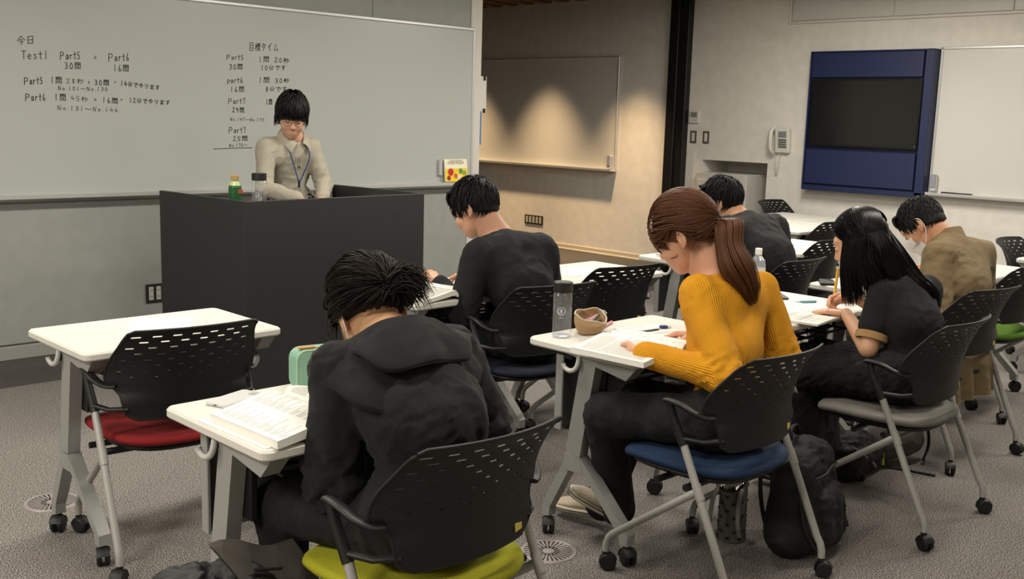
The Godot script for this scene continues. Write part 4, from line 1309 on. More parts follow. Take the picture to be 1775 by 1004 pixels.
func bottle_clear(label: String, at: Vector3, r: float, h: float, crest: bool) -> void:
	var t := thing("clear_bottle", label, "bottle", at)
	var g := paint(Color(0.90, 0.91, 0.92, 0.075), 0.06)
	g.transparency = BaseMaterial3D.TRANSPARENCY_ALPHA
	var hb := h - 0.035
	var m := MB.new(); m.lathe([Vector2(0.001, 0.0005), Vector2(r - 0.004, 0.0005), Vector2(r, 0.005), Vector2(r, hb - 0.012), Vector2(r - 0.003, hb - 0.004), Vector2(r - 0.003, hb)], 28); part("wall", m, g, t)
	var w := paint(Color(0.80, 0.82, 0.86, 0.45), 0.1)
	w.transparency = BaseMaterial3D.TRANSPARENCY_ALPHA
	m = MB.new(); m.lathe([Vector2(0.001, 0.0015), Vector2(r - 0.003, 0.0015), Vector2(r - 0.002, 0.008), Vector2(r - 0.008, 0.0095), Vector2(0.001, 0.0095)], 28); part("thick_base", m, w, t)
	m = MB.new(); m.lathe([Vector2(r - 0.001, hb - 0.002), Vector2(r + 0.001, hb), Vector2(r + 0.001, h - 0.003), Vector2(r - 0.002, h), Vector2(0.001, h)], 28); part("lid", m, paint(Color(0.07, 0.065, 0.06), 0.45), t)
	if crest:
		# white printed crest: ring with a small figure, on the side that faces the room
		var wm := paint(Color(0.86, 0.86, 0.86), 0.6)
		var dir := (V(0, 0, 0) - V(at.x, 0, at.z)).normalized().rotated(Vector3.UP, -0.1)
		var sd := Vector3.UP.cross(dir)
		m = MB.new()
		for q in [[0.0145, 0.0022], [0.010, 0.0012]]:
			var ringp := []
			for i in 25:
				var a := TAU * i / 24
				var x := cos(a) * float(q[0])
				var ang := x / r
				ringp.append((dir * cos(ang) + sd * sin(ang)) * (r + 0.0004) + Vector3.UP * (hb * 0.60 + sin(a) * float(q[0])))
			m.tube(ringp, float(q[1]) * 0.6, 4, false, 0.3)
		m.tube([dir * (r + 0.0004) + Vector3.UP * (hb * 0.60 - 0.006), dir * (r + 0.0004) + Vector3.UP * (hb * 0.60 + 0.006)], 0.0035, 6, true, 0.5)
		for k in 6:
			var ang := (k - 2.5) * 0.075
			m.tube([(dir * cos(ang) + sd * sin(ang)) * (r + 0.0003) + Vector3.UP * (hb * 0.60 - 0.024), (dir * cos(ang + 0.05) + sd * sin(ang + 0.05)) * (r + 0.0003) + Vector3.UP * (hb * 0.60 - 0.024)], 0.0010, 4)
		part("crest", m, wm, t)

func water_bottle(label: String, at: Vector3) -> void:
	var t := thing("water_bottle", label, "bottle", at)
	var g := paint(Color(0.88, 0.90, 0.92, 0.22), 0.08)
	g.transparency = BaseMaterial3D.TRANSPARENCY_ALPHA
	var m := MB.new(); m.lathe([Vector2(0.001, 0.0005), Vector2(0.030, 0.0005), Vector2(0.034, 0.006), Vector2(0.034, 0.045), Vector2(0.032, 0.050), Vector2(0.034, 0.055), Vector2(0.034, 0.150), Vector2(0.030, 0.172), Vector2(0.016, 0.190), Vector2(0.014, 0.198)], 24); part("wall", m, g, t)
	m = MB.new(); m.lathe([Vector2(0.001, 0.002), Vector2(0.031, 0.003), Vector2(0.032, 0.095), Vector2(0.001, 0.095)], 24)
	var w := paint(Color(0.82, 0.86, 0.88, 0.30), 0.05)
	w.transparency = BaseMaterial3D.TRANSPARENCY_ALPHA
	part("water", m, w, t)
	m = MB.new(); m.lathe([Vector2(0.0345, 0.070), Vector2(0.0348, 0.072), Vector2(0.0348, 0.134), Vector2(0.0345, 0.136)], 24); part("label_band", m, paint(Color(0.82, 0.80, 0.79), 0.5), t)
	m = MB.new(); m.lathe([Vector2(0.0352, 0.086), Vector2(0.0353, 0.088), Vector2(0.0353, 0.096), Vector2(0.0352, 0.098)], 24); part("label_stripe", m, paint(Color(0.75, 0.45, 0.36), 0.5), t)
	m = MB.new(); m.lathe([Vector2(0.015, 0.196), Vector2(0.0155, 0.197), Vector2(0.0155, 0.222), Vector2(0.0135, 0.224), Vector2(0.001, 0.224)], 20); part("cap", m, paint(Color(0.90, 0.89, 0.87), 0.4), t)

func pencil_box(at: Vector3, turn: float) -> void:
	var t := thing("pencil_case", "mint green zip pencil case with printed photo standing on the foreground desk", "pencil case", at, turn)
	var mint := cloth(Color(0.50, 0.66, 0.58), 0.6, 9.0, 0.2)
	var m := MB.new()
	var poly := rrect(0.215, 0.115, 0.028, 5)
	m.xf = Transform3D(Basis(V(1, 0, 0), PI / 2), V(0, 0.0585, 0))
	m.prism(poly, -0.030, 0.030, 0.006)
	part("body", m, mint, t)
	m = MB.new()
	for z in [-0.0305, 0.0305]:
		var ring := []
		for i in poly.size() + 1:
			var p: Vector2 = poly[i % poly.size()]
			ring.append(V(p.x * 0.985, 0.0585 - p.y * 0.985, z * 0.92))
		m.tube(ring, 0.0028, 5, false)
	part("piping", m, paint(Color(0.62, 0.74, 0.62), 0.5), t)
	m = MB.new()
	m.box(V(0, 0.117, 0.004), V(0.150, 0.002, 0.006))
	part("zip", m, paint(Color(0.72, 0.56, 0.36), 0.5), t)
	m = MB.new(); m.cbox(V(-0.07, 0.120, 0.008), V(0.05, 0.006, 0.014), 0.002); part("pencil_end", m, paint(Color(0.72, 0.52, 0.30), 0.6), t)
	m = MB.new(); m.cbox(V(0.045, 0.120, 0.006), V(0.035, 0.008, 0.016), 0.002); part("eraser_end", m, paint(Color(0.80, 0.66, 0.42), 0.6), t)
	# printed picture: soft blotches of warm and pale tones
	var im := Image.create(64, 64, false, Image.FORMAT_RGB8)
	im.fill(Color(0.80, 0.80, 0.82))
	for q in [[26, 22, 15, Color(0.72, 0.48, 0.34)], [26, 12, 10, Color(0.60, 0.40, 0.26)], [28, 27, 8, Color(0.84, 0.64, 0.52)], [34, 52, 16, Color(0.72, 0.62, 0.78)], [46, 46, 8, Color(0.82, 0.46, 0.38)], [50, 34, 7, Color(0.55, 0.66, 0.76)], [14, 54, 8, Color(0.70, 0.66, 0.82)]]:
		for y in 64:
			for x in 64:
				if Vector2(x - int(q[0]), y - int(q[1])).length() < float(q[2]): im.set_pixel(x, y, q[3])
	var pm := paint(Color(1, 1, 1), 0.5)
	pm.albedo_texture = ImageTexture.create_from_image(im)
	m = MB.new(); m.quad(V(-0.052, 0.008, 0.0318), V(0.018, 0.008, 0.0318), V(0.018, 0.093, 0.0318), V(-0.052, 0.093, 0.0318), V(0, 0, 1)); part("picture", m, pm, t)
	m = MB.new(); m.quad(V(0.030, 0.050, 0.0318), V(0.085, 0.050, 0.0318), V(0.085, 0.098, 0.0318), V(0.030, 0.098, 0.0318), V(0, 0, 1)); part("picture", m, paint(Color(0.74, 0.60, 0.44), 0.5), t)

func pouch(at: Vector3, turn: float) -> void:
	var t := thing("pencil_pouch", "beige fabric pouch lying open with pens inside", "pencil pouch", at, turn)
	var beige := cloth(Color(0.66, 0.54, 0.40), 0.95, 10.0, 0.6)
	var m := MB.new()
	var rows := []
	for k in 9:
		var v := k / 8.0
		var y := 0.002 + 0.056 * v
		var rx := 0.076 * (0.75 + 0.35 * sin(PI * (0.15 + v * 0.55))) ; var rz := 0.040 * (0.7 + 0.7 * sin(PI * (0.12 + v * 0.50)))
		var row := PackedVector3Array()
		for j in 28:
			var a := TAU * j / 28
			var pinch := 1.0 + 0.25 * pow(absf(cos(a)), 6.0) * v
			row.append(V(cos(a) * rx * pinch, y + 0.010 * v * cos(a) * cos(a) - 0.016 * v * v * sin(a) + 0.003 * sin(a * 5.0) * sin(v * 5.0), sin(a) * rz))
		rows.append(row)
	var b0 := PackedVector3Array()
	for j in 28: b0.append(V(0, 0.002, 0))
	rows.insert(0, b0)
	m.grid(rows, true)
	var inner := []
	for r in range(3, rows.size()):
		var row := PackedVector3Array()
		for p in rows[r]: row.append(V(p.x * 0.95, p.y + 0.0005, p.z * 0.92))
		inner.append(row)
	m.grid(inner, true, true)
	part("fabric", m, beige, t)
	m = MB.new()
	var rim := []
	for j in 29: rim.append(rows[rows.size() - 1][j % 28])
	m.tube(rim, 0.0032, 6, false)
	part("zip_edge", m, paint(Color(0.72, 0.68, 0.58), 0.6), t)
	m = MB.new(); m.tube([V(0.092, 0.068, 0.0), V(0.106, 0.064, 0.012), V(0.112, 0.054, 0.020)], 0.0028, 5); part("zip_pull", m, paint(Color(0.80, 0.78, 0.72), 0.4), t)
	m = MB.new()
	rows = []
	for i in 8:
		var row := PackedVector3Array()
		for j in 6: row.append(V((i / 7.0 - 0.5) * 0.13, 0.034 + 0.012 * sin(i * 1.3 + j) * 0.4, (j / 5.0 - 0.5) * 0.05))
		rows.append(row)
	m.grid(rows)
	part("lining", m, paint(Color(0.22, 0.10, 0.09), 0.9), t)
	for k in 4:
		m = MB.new()
		var z := -0.018 + k * 0.011
		m.tube([V(-0.055 + k * 0.006, 0.042, z), V(0.055, 0.048 + 0.003 * k, z * 0.6)], 0.0055, 8)
		part("pen", m, paint([Color(0.55, 0.12, 0.14), Color(0.40, 0.10, 0.12), Color(0.70, 0.42, 0.44), Color(0.12, 0.10, 0.10)][k], 0.4), t)

func backpack() -> void:
	var t := thing("backpack", "large black backpack on the floor between the blue and grey chairs", "backpack", V(3.255, 0, -1.79), 0.25)
	var blk := cloth(Color(0.055, 0.055, 0.055), 0.7, 9.0, 0.5)
	var bones := []
	for s in [-1, 1]:
		bones.append([V(s * 0.115, 0.085, -0.01), V(s * 0.090, 0.30, -0.015), 0.088, 0.082])
	bones.append([V(0, 0.09, 0.0), V(0, 0.33, -0.02), 0.09, 0.075])
	for s in [-1, 1]: bones.append([V(s * 0.07, 0.08, 0.075), V(s * 0.055, 0.19, 0.07), 0.055, 0.045])
	bones.append([V(0, 0.08, 0.08), V(0, 0.20, 0.075), 0.06, 0.045])
	var m := MB.new()
	var fo := Folds.new(0.006, 91)
	fo.joints = [[V(0, 0.3, 0), 0.25, 0.012], [V(0.08, 0.12, 0.06), 0.2, 0.010]]
	field_of(bones, 0.010, 0.02).emit(m, fo)
	for i in m.v.size(): m.v[i].y = maxf(m.v[i].y, 0.001)
	part("main_body", m, blk, t)
	m = MB.new()
	m.tube(curve([V(-0.05, 0.395, -0.05), V(-0.035, 0.43, -0.06), V(0.035, 0.43, -0.06), V(0.05, 0.395, -0.05)], 5), 0.010, 7, true, 0.5)
	part("top_handle", m, blk, t)
	for s in [-1, 1]:
		m = MB.new()
		m.tube(curve([V(s * 0.06, 0.385, -0.085), V(s * 0.085, 0.30, -0.135), V(s * 0.095, 0.18, -0.130), V(s * 0.105, 0.06, -0.095)], 5), 0.022, 8, true, 0.35)
		part("shoulder_strap", m, blk, t)
	m = MB.new()
	m.tube(curve([V(-0.165, 0.27, -0.02), V(-0.10, 0.30, 0.075), V(0, 0.315, 0.085), V(0.10, 0.30, 0.075), V(0.165, 0.27, -0.02)], 5), 0.004, 6)
	part("zip", m, paint(Color(0.16, 0.16, 0.16), 0.5), t)
	m = MB.new()
	m.tube(curve([V(-0.165, 0.31, 0.01), V(-0.172, 0.22, 0.03), V(-0.170, 0.12, 0.055), V(-0.13, 0.03, 0.10)], 5), 0.0045, 6)
	part("side_piping", m, paint(Color(0.10, 0.10, 0.10), 0.5), t)
	for q in [[V(0.165, 0.24, 0.04), V(0.20, 0.20, 0.05), V(0.185, 0.15, 0.06)], [V(0.15, 0.11, 0.08), V(0.205, 0.08, 0.085), V(0.235, 0.02, 0.10)]]:
		m = MB.new(); m.tube(curve(q, 4), 0.012, 6, true, 0.2); part("side_strap", m, blk, t)
	m = MB.new(); m.cbox(V(0.178, 0.215, 0.047), V(0.012, 0.03, 0.026), 0.003); part("buckle", m, paint(Color(0.12, 0.12, 0.12), 0.25), t)

func tote_bag() -> void:
	var t := thing("tote_bag", "grey bag with dark heart print beside the black backpack", "bag", V(3.115, 0, -1.995), 0.35)
	var m := MB.new()
	var rows := []
	for k in 7:
		var v := k / 6.0
		var row := PackedVector3Array()
		for j in 24:
			var a := TAU * j / 24
			var e := 2.6
			row.append(V(pow(absf(cos(a)), 2 / e) * signf(cos(a)) * (0.055 + 0.045 * v), 0.004 + 0.215 * v + 0.012 * v * cos(a), pow(absf(sin(a)), 2 / e) * signf(sin(a)) * (0.050 - 0.008 * v)))
		rows.append(row)
	m.grid(rows, true)
	part("fabric", m, cloth(Color(0.33, 0.32, 0.30), 0.85, 9.0, 0.3), t)
	# heart print laid on the cloth as thin patches
	var hm := MB.new()
	for r in 7:
		for c in 8:
			var a := TAU * (c + 0.5 * (r % 2)) / 8
			var v := 0.08 + r * 0.13
			var e := 2.6
			var o := V(pow(absf(cos(a)), 2 / e) * signf(cos(a)) * (0.055 + 0.045 * v), 0.004 + 0.215 * v, pow(absf(sin(a)), 2 / e) * signf(sin(a)) * (0.050 - 0.008 * v))
			var nn := V(cos(a) * 0.6, -0.15, sin(a)).normalized()
			var sd := Vector3.UP.cross(nn).normalized()
			var up := nn.cross(sd)
			var c0 := hm.vert(o + nn * 0.003, nn)
			var q0 := hm.v.size()
			for i in 14:
				var th := TAU * i / 14
				hm.vert(o + nn * 0.003 + sd * 0.00055 * 16 * pow(sin(th), 3) + up * 0.00055 * (13 * cos(th) - 5 * cos(2 * th) - 2 * cos(3 * th)), nn)
			for i in 14: hm.tri(c0, q0 + i, q0 + (i + 1) % 14)
	var hp := part("heart_print", hm, paint(Color(0.08, 0.075, 0.075), 0.8), t)
	hp.set_meta("kind", "stuff")
	# crumpled foil wrap looking out
	m = MB.new()
	rows = []
	var rng := RandomNumberGenerator.new(); rng.seed = 3
	for i in 9:
		var row := PackedVector3Array()
		for j in 9: row.append(V((i / 8.0 - 0.5) * 0.15, 0.205 + rng.randf_range(-0.016, 0.028), (j / 8.0 - 0.5) * 0.065))
		rows.append(row)
	m.grid(rows)
	part("foil_wrap", m, paint(Color(0.80, 0.78, 0.74), 0.22, 0.9), t)
	for s in [-1, 1]:
		m = MB.new(); m.tube(curve([V(-0.05, 0.21, s * 0.04), V(-0.11, 0.19, s * 0.045), V(-0.13, 0.11, s * 0.05), V(-0.10, 0.05, s * 0.055)], 5), 0.008, 6, true, 0.3)
		part("handle", m, cloth(Color(0.42, 0.41, 0.39), 0.9, 9.0, 0.3), t)

func floor_bags() -> void:
	var t := thing("shoulder_bag", "rounded grey bag with a dark strap under the grey chair", "bag", V(4.42, 0, -2.02), -0.3)
	var m := MB.new()
	var fo := Folds.new(0.005, 97)
	field_of([[V(-0.07, 0.10, 0), V(0.08, 0.105, 0), 0.085, 0.080], [V(0, 0.14, 0), V(0.03, 0.15, 0.0), 0.09, 0.08]], 0.012, 0.03).emit(m, fo)
	for i in m.v.size(): m.v[i].y = maxf(m.v[i].y, 0.001)
	part("body", m, cloth(Color(0.30, 0.285, 0.265), 0.85, 9.0, 0.4), t)
	m = MB.new(); m.tube(curve([V(0.115, 0.22, 0.03), V(0.155, 0.16, 0.05), V(0.150, 0.08, 0.07), V(0.10, 0.025, 0.09)], 5), 0.016, 7, true, 0.3); part("strap", m, mats.black_paint, t)
	t = thing("sports_bag", "low black bag with bright green strips under the grey chair", "bag", V(4.14, 0, -2.06), 0.2)
	m = MB.new()
	fo = Folds.new(0.008, 98)
	fo.joints = [[V(0, 0.12, 0), 0.3, 0.02]]
	field_of([[V(-0.12, 0.075, 0), V(0.13, 0.07, 0.02), 0.075, 0.070], [V(-0.05, 0.12, -0.02), V(0.06, 0.12, 0.0), 0.06, 0.055]], 0.012, 0.03).emit(m, fo)
	for i in m.v.size(): m.v[i].y = maxf(m.v[i].y, 0.001)
	part("body", m, cloth(Color(0.05, 0.05, 0.052), 0.7, 9.0, 0.4), t)
	for q in [[V(0.105, 0.135, 0.055), V(0.112, 0.10, 0.084)], [V(0.116, 0.085, 0.092), V(0.122, 0.025, 0.096)]]:
		m = MB.new(); m.tube(q, 0.006, 5, true, 0.4); part("reflective_strip", m, paint(Color(0.72, 0.86, 0.28), 0.5), t)
	for q in [[V(-0.16, 0.17, 0.03), V(-0.09, 0.11, 0.08)], [V(-0.06, 0.085, 0.10), V(-0.035, 0.06, 0.105)]]:
		m = MB.new(); m.tube(q, 0.007, 6, true, 0.4); part("silver_trim", m, paint(Color(0.80, 0.80, 0.79), 0.35), t)
	m = MB.new()
	m.tube(curve([V(4.28, 0.05, -2.04) - t.position, V(4.33, 0.012, -1.98) - t.position, V(4.36, 0.006, -1.90) - t.position, V(4.385, 0.006, -1.80) - t.position], 5), 0.011, 6, true, 0.25)
	var sp := part("loose_strap", m, mats.black_paint, t)
	sp.transform = Transform3D(Basis(Vector3.UP, -0.2), Vector3.ZERO)

func corner_bag() -> void:
	var t := thing("school_bag", "black bag with a brown-grey flap at the lower left edge", "bag", V(1.10, 0, -2.05), 0.1)
	var m := MB.new()
	var fo := Folds.new(0.012, 99)
	fo.joints = [[V(-0.05, 0.35, 0), 0.25, 0.03]]
	field_of([[V(-0.11, 0.10, 0), V(-0.075, 0.40, 0), 0.095, 0.080], [V(0.05, 0.10, 0.02), V(0.05, 0.39, 0.02), 0.085, 0.080], [V(0.10, 0.36, 0.09), V(0.14, 0.26, 0.13), 0.05, 0.06]], 0.011, 0.03).emit(m, fo)
	for i in m.v.size(): m.v[i].y = maxf(m.v[i].y, 0.001)
	part("body", m, cloth(Color(0.045, 0.047, 0.05), 0.6, 9.0, 0.4), t)
	m = MB.new()
	var rows := []
	for i in 9:
		var u := i / 8.0
		var row := PackedVector3Array()
		for j in 9:
			var v := j / 8.0
			row.append(V(lerpf(-0.02, 0.215, u) + 0.05 * v, lerpf(0.525, 0.46, u) - 0.20 * v - 0.06 * v * u + 0.010 * sin(u * 7.0 + v * 4.0), lerpf(0.0, 0.16, v) + 0.03 * sin(v * PI)))
		rows.append(row)
	m.grid(rows)
	for r in rows.size(): rows[r] = offset_row(rows[r], V(0, -0.006, 0))
	m.grid(rows, false, true)
	part("flap", m, cloth(Color(0.235, 0.215, 0.19), 0.8, 9.0, 0.5), t)
	m = MB.new(); m.tube([V(0.05, 0.462, 0.075), V(0.12, 0.445, 0.08)], 0.004, 5); part("seam", m, mats.black_paint, t)
	m = MB.new(); m.cbox(V(-0.06, 0.40, 0.085), V(0.03, 0.03, 0.004), 0.001, Basis(V(0, 0, 1), 0.4)); part("tag", m, paint(Color(0.75, 0.72, 0.60), 0.6), t)

# ---------------------------------------------------------------- people
class Folds extends Cloth:
	var bones := []        # [a, b, ra, rb, ring_of_ribs]
	var amp := 0.004
	var noise := FastNoiseLite.new()
	var fine := FastNoiseLite.new()
	var joints := []       # [point, reach, strength]: creases gather there
	var rib := 0.0
	var back := Vector3(0, 0, 1)
	func _init(a: float, sd: int) -> void:
		amp = a
		noise.seed = sd
		noise.frequency = 6.0
		noise.fractal_octaves = 2
		fine.seed = sd + 9
		fine.frequency = 15.0
		fine.fractal_type = FastNoiseLite.FRACTAL_RIDGED
		fine.fractal_octaves = 2
	func bump(p: Vector3, _g: Vector3) -> float:
		var d := noise.get_noise_3d(p.x * 1.3, p.y * 0.6, p.z * 1.3) * amp * 1.5
		for j in joints:
			var l: float = (p - j[0]).length() / j[1]
			if l < 1.0: d += fine.get_noise_3d(p.x, p.y * 1.3, p.z) * float(j[2]) * 1.5 * (1.0 - l) * (1.0 - l * 0.5)
		return d
	func uv(p: Vector3) -> Vector2:
		if rib <= 0.0: return Vector2(p.x, p.y)
		var best := 9.0
		var out := Vector2.ZERO
		for b in bones:
			var ba: Vector3 = b[1] - b[0]
			var h := clampf((p - b[0]).dot(ba) / ba.length_squared(), 0.0, 1.0)
			var d: float = (p - b[0] - ba * h).length() - lerpf(b[2], b[3], h)
			if d < best:
				best = d
				var ax := ba.normalized()
				var rf: Vector3 = b[5]
				rf = (rf - ax * rf.dot(ax)).normalized()
				var sd := ax.cross(rf)
				var q: Vector3 = p - b[0]
				var ang := atan2(q.dot(sd), q.dot(rf))
				out = Vector2(ang / TAU * float(b[4]), q.dot(ax) / rib)
		return out

func rot3(yaw: float, pitch: float, roll: float) -> Basis:
	return Basis(Vector3.UP, yaw) * Basis(Vector3.RIGHT, pitch) * Basis(Vector3.BACK, roll)

func bounds_of(bones: Array, pad: float) -> AABB:
	var b := AABB(bones[0][0], Vector3.ZERO)
	for q in bones:
		b = b.expand(q[0]); b = b.expand(q[1])
	return b.grow(pad)

func field_of(bones: Array, cell: float, k: float, extra := 0.0) -> Field:
	var mr := 0.0
	for q in bones: mr = maxf(mr, maxf(q[2], q[3]))
	var b := bounds_of(bones, mr + k + 3 * cell)
	var f := Field.new(b.position, b.end, cell)
	for q in bones: f.cap(q[0], q[1], q[2] + extra, q[3] + extra, q[6] if q.size() > 6 else k)
	return f

const SKIN := Color(0.80, 0.62, 0.50)

# the hand: wrist at w, d towards the fingers, pn out of the palm, th towards the thumb
func hand(mb: MB, w: Vector3, d: Vector3, pn: Vector3, th: Vector3, curl: Array, cell := 0.0036, spread := 0.10, k := 0.9) -> Array:
	d = d.normalized()
	th = (th - d * th.dot(d)).normalized()
	pn = th.cross(d).normalized() * (1.0 if th.cross(d).dot(pn) > 0 else -1.0)
	var bones := []
	var tips := []
	var lens := [[0.043, 0.026, 0.020], [0.047, 0.029, 0.021], [0.044, 0.027, 0.020], [0.034, 0.021, 0.018]]
	var off := [0.026, 0.0085, -0.009, -0.025]
	var meta := [0.086, 0.088, 0.084, 0.077]
	for i in 4:
		var base: Vector3 = w + th * off[i] * 0.55 + d * 0.01
		var kn: Vector3 = w + th * off[i] + d * meta[i] - pn * 0.004
		bones.append([base, kn, 0.0125, 0.0105])
		var dir: Vector3 = (d + th * (off[i] * spread * 40.0 * 0.1)).normalized()
		var p := kn
		var a: float = curl[i]
		for s in 3:
			var ang: float = a * [0.9, 1.2, 0.8][s]
			var ax: Vector3 = dir.cross(pn).normalized()
			dir = dir.rotated(ax, ang).normalized()
			pn = pn
			var q: Vector3 = p + dir * lens[i][s]
			bones.append([p, q, [0.0092, 0.0082, 0.0074][s], [0.0082, 0.0074, 0.0062][s]])
			p = q
		tips.append(p)
	# heel of the hand and thumb
	bones.append([w - d * 0.005, w + d * 0.055 + pn * 0.004, 0.020, 0.016])
	var t0 := w + th * 0.018 + d * 0.018 + pn * 0.004
	var t1 := w + th * 0.040 + d * 0.048 + pn * (0.012 + 0.012 * float(curl[4]))
	var t2 := t1 + (d * 0.9 + th * (0.45 - 0.6 * float(curl[4])) + pn * 0.25 * float(curl[4])).normalized() * 0.032
	var t3 := t2 + (d * 0.9 + th * (0.15 - 0.9 * float(curl[4])) + pn * 0.25 * float(curl[4])).normalized() * 0.026
	bones.append([t0, t1, 0.0145, 0.0115]); bones.append([t1, t2, 0.0108, 0.0095]); bones.append([t2, t3, 0.0095, 0.0072])
	tips.append(t3)
	for q in bones:
		q[0] = w + (q[0] - w) * k; q[1] = w + (q[1] - w) * k
		q[2] *= k; q[3] *= k
	field_of(bones, cell, 0.006).emit(mb)
	return tips

func head_mesh(mb: MB, xf: Transform3D, female: bool, cell := 0.0042) -> void:
	var f := Field.new(V(-0.105, -0.15, -0.14), V(0.105, 0.15, 0.13), cell)
	var I := Basis()
	f.ell(V(0, 0.028, 0.012), I, V(0.075, 0.096, 0.096), 0.02)
	f.ell(V(0, -0.02, -0.030), I, V(0.066, 0.085, 0.066), 0.03)
	f.ell(V(0, -0.075, -0.044), I, V(0.046 if female else 0.052, 0.040, 0.045), 0.03)
	f.ell(V(0, -0.098, -0.066), I, V(0.020, 0.015, 0.016), 0.02)
	for s in [-1, 1]:
		f.ell(V(s * 0.038, -0.035, -0.068), I, V(0.024, 0.022, 0.020), 0.02)
		f.ell(V(s * 0.033, 0.004, -0.104), I, V(0.015, 0.009, 0.010), 0.014, true)
		f.ell(V(s * 0.032, 0.0, -0.082), I, V(0.0155, 0.0105, 0.0125), 0.004)
	f.ell(V(0, 0.03, -0.082), I, V(0.050, 0.014, 0.012), 0.02)
	f.cap(V(0, 0.005, -0.090), V(0, -0.032, -0.104), 0.007, 0.0105, 0.012)
	for s in [-1, 1]: f.cap(V(s * 0.009, -0.037, -0.095), V(s * 0.010, -0.037, -0.093), 0.007, 0.007, 0.008)
	f.cap(V(-0.016, -0.066, -0.088), V(0.016, -0.066, -0.088), 0.0055, 0.0055, 0.008)
	f.cap(V(-0.014, -0.076, -0.086), V(0.014, -0.076, -0.086), 0.0065, 0.0065, 0.008)
	# ears: rim, lobe and a hollow
	for s in [-1, 1]:
		var eb := Basis(V(0, 1, 0), s * 0.35)
		f.ell(V(s * 0.080, -0.008, 0.012), eb, V(0.009, 0.031, 0.018), 0.006)
		f.ell(V(s * 0.089, -0.004, 0.008), eb, V(0.0065, 0.017, 0.0085), 0.004, true)
		f.ell(V(s * 0.076, -0.036, 0.004), eb, V(0.007, 0.010, 0.008), 0.006)
	mb.xf = xf
	f.emit(mb)
	mb.xf = Transform3D()

# hair shell over the skull, open at the face
func hair_cap(mb: MB, xf: Transform3D, grow: float, fringe: float, nape: float, ear := -0.012) -> void:
	var f := Field.new(V(-0.13, -0.17, -0.15), V(0.13, 0.19, 0.16), 0.006)
	f.ell(V(0, 0.029, 0.013), Basis(), V(0.077 + grow, 0.099 + grow, 0.099 + grow), 0.02)
	f.ell(V(0, -0.03, 0.033), Basis(), V(0.067 + grow * 0.5, 0.075, 0.068 + grow * 0.5), 0.03)
	var a := Vector2(fringe, -0.110); var b := Vector2(ear, -0.018)
	var d := (b - a).normalized()
	f.plane_cut(V(0, a.x, a.y), V(0, -absf(d.y), -absf(d.x)) if false else V(0, -d.y, d.x))
	var c := Vector2(nape, 0.10)
	d = (c - b).normalized()
	f.plane_cut(V(0, b.x, b.y), V(0, -d.y, d.x))
	mb.xf = xf
	f.emit(mb)
	mb.xf = Transform3D()

func lock(mb: MB, pts: Array, r: float, flat := 0.45, per := 3) -> void:
	var path := curve(pts, per)
	var rad := []
	for i in path.size():
		var t := float(i) / (path.size() - 1)
		rad.append(r * (0.55 + 0.45 * sin(PI * minf(t * 1.6 + 0.2, 1.0) * 0.9)) * (1.0 if t < 0.6 else lerpf(1.0, 0.18, (t - 0.6) / 0.4)))
	mb.tube(path, rad, 4, false, flat)

func on_skull(n: Vector3, lift: float) -> Vector3:
	return V(0, 0.030, 0.013) + n.normalized() * V(0.083 + lift, 0.105 + lift, 0.106 + lift)

# locks combed over the skull away from a whorl
func combed(mb: MB, xf: Transform3D, rng: RandomNumberGenerator, count: int, whorl: Vector3, length: float, lift: float, fringe: float, nape: float, r := 0.0055, down := 0.0, wild := 0.25) -> void:
	mb.xf = xf
	for i in count:
		var n := V(rng.randfn(), rng.randfn(), rng.randfn()).normalized()
		if n.y < -0.75: continue
		var root := on_skull(n, 0.0)
		if not grows(root, fringe, nape): continue
		var dir := n - whorl.normalized()
		dir = (dir + V(0, -down, 0) + V(rng.randf_range(-1, 1), rng.randf_range(-1, 1), rng.randf_range(-1, 1)) * wild)
		var pts := []
		var q := n
		for s in 5:
			var t := s / 4.0
			pts.append(on_skull(q, 0.001 + lift * t * rng.randf_range(0.8, 1.2)))
			var tan := (dir - q * dir.dot(q)).normalized()
			q = (q + tan * length / 0.1 / 4.0).normalized()
		lock(mb, pts, r * rng.randf_range(0.7, 1.25))
	mb.xf = Transform3D()

func grows(p: Vector3, fringe: float, nape: float) -> bool:
	if p.z < -0.018:
		return p.y > lerpf(fringe, 0.006, clampf((p.z + 0.11) / 0.092, 0.0, 1.0)) - 0.004
	if p.z < 0.032: return p.y > 0.022
	return p.y > lerpf(0.0, nape, clampf((p.z - 0.032) / 0.068, 0.0, 1.0)) - 0.004

# brows, lashes and mouth line as fine dark strands
func face_lines(mb: MB, xf: Transform3D) -> void:
	mb.xf = xf
	for s in [-1, 1]:
		mb.tube(curve([V(s * 0.015, 0.026, -0.0935), V(s * 0.030, 0.031, -0.090), V(s * 0.047, 0.025, -0.079)], 4), 0.0024, 5, true, 0.6)
		mb.tube(curve([V(s * 0.020, -0.004, -0.0945), V(s * 0.032, -0.0065, -0.0955), V(s * 0.045, -0.002, -0.087)], 4), 0.0015, 5)
	mb.xf = Transform3D()

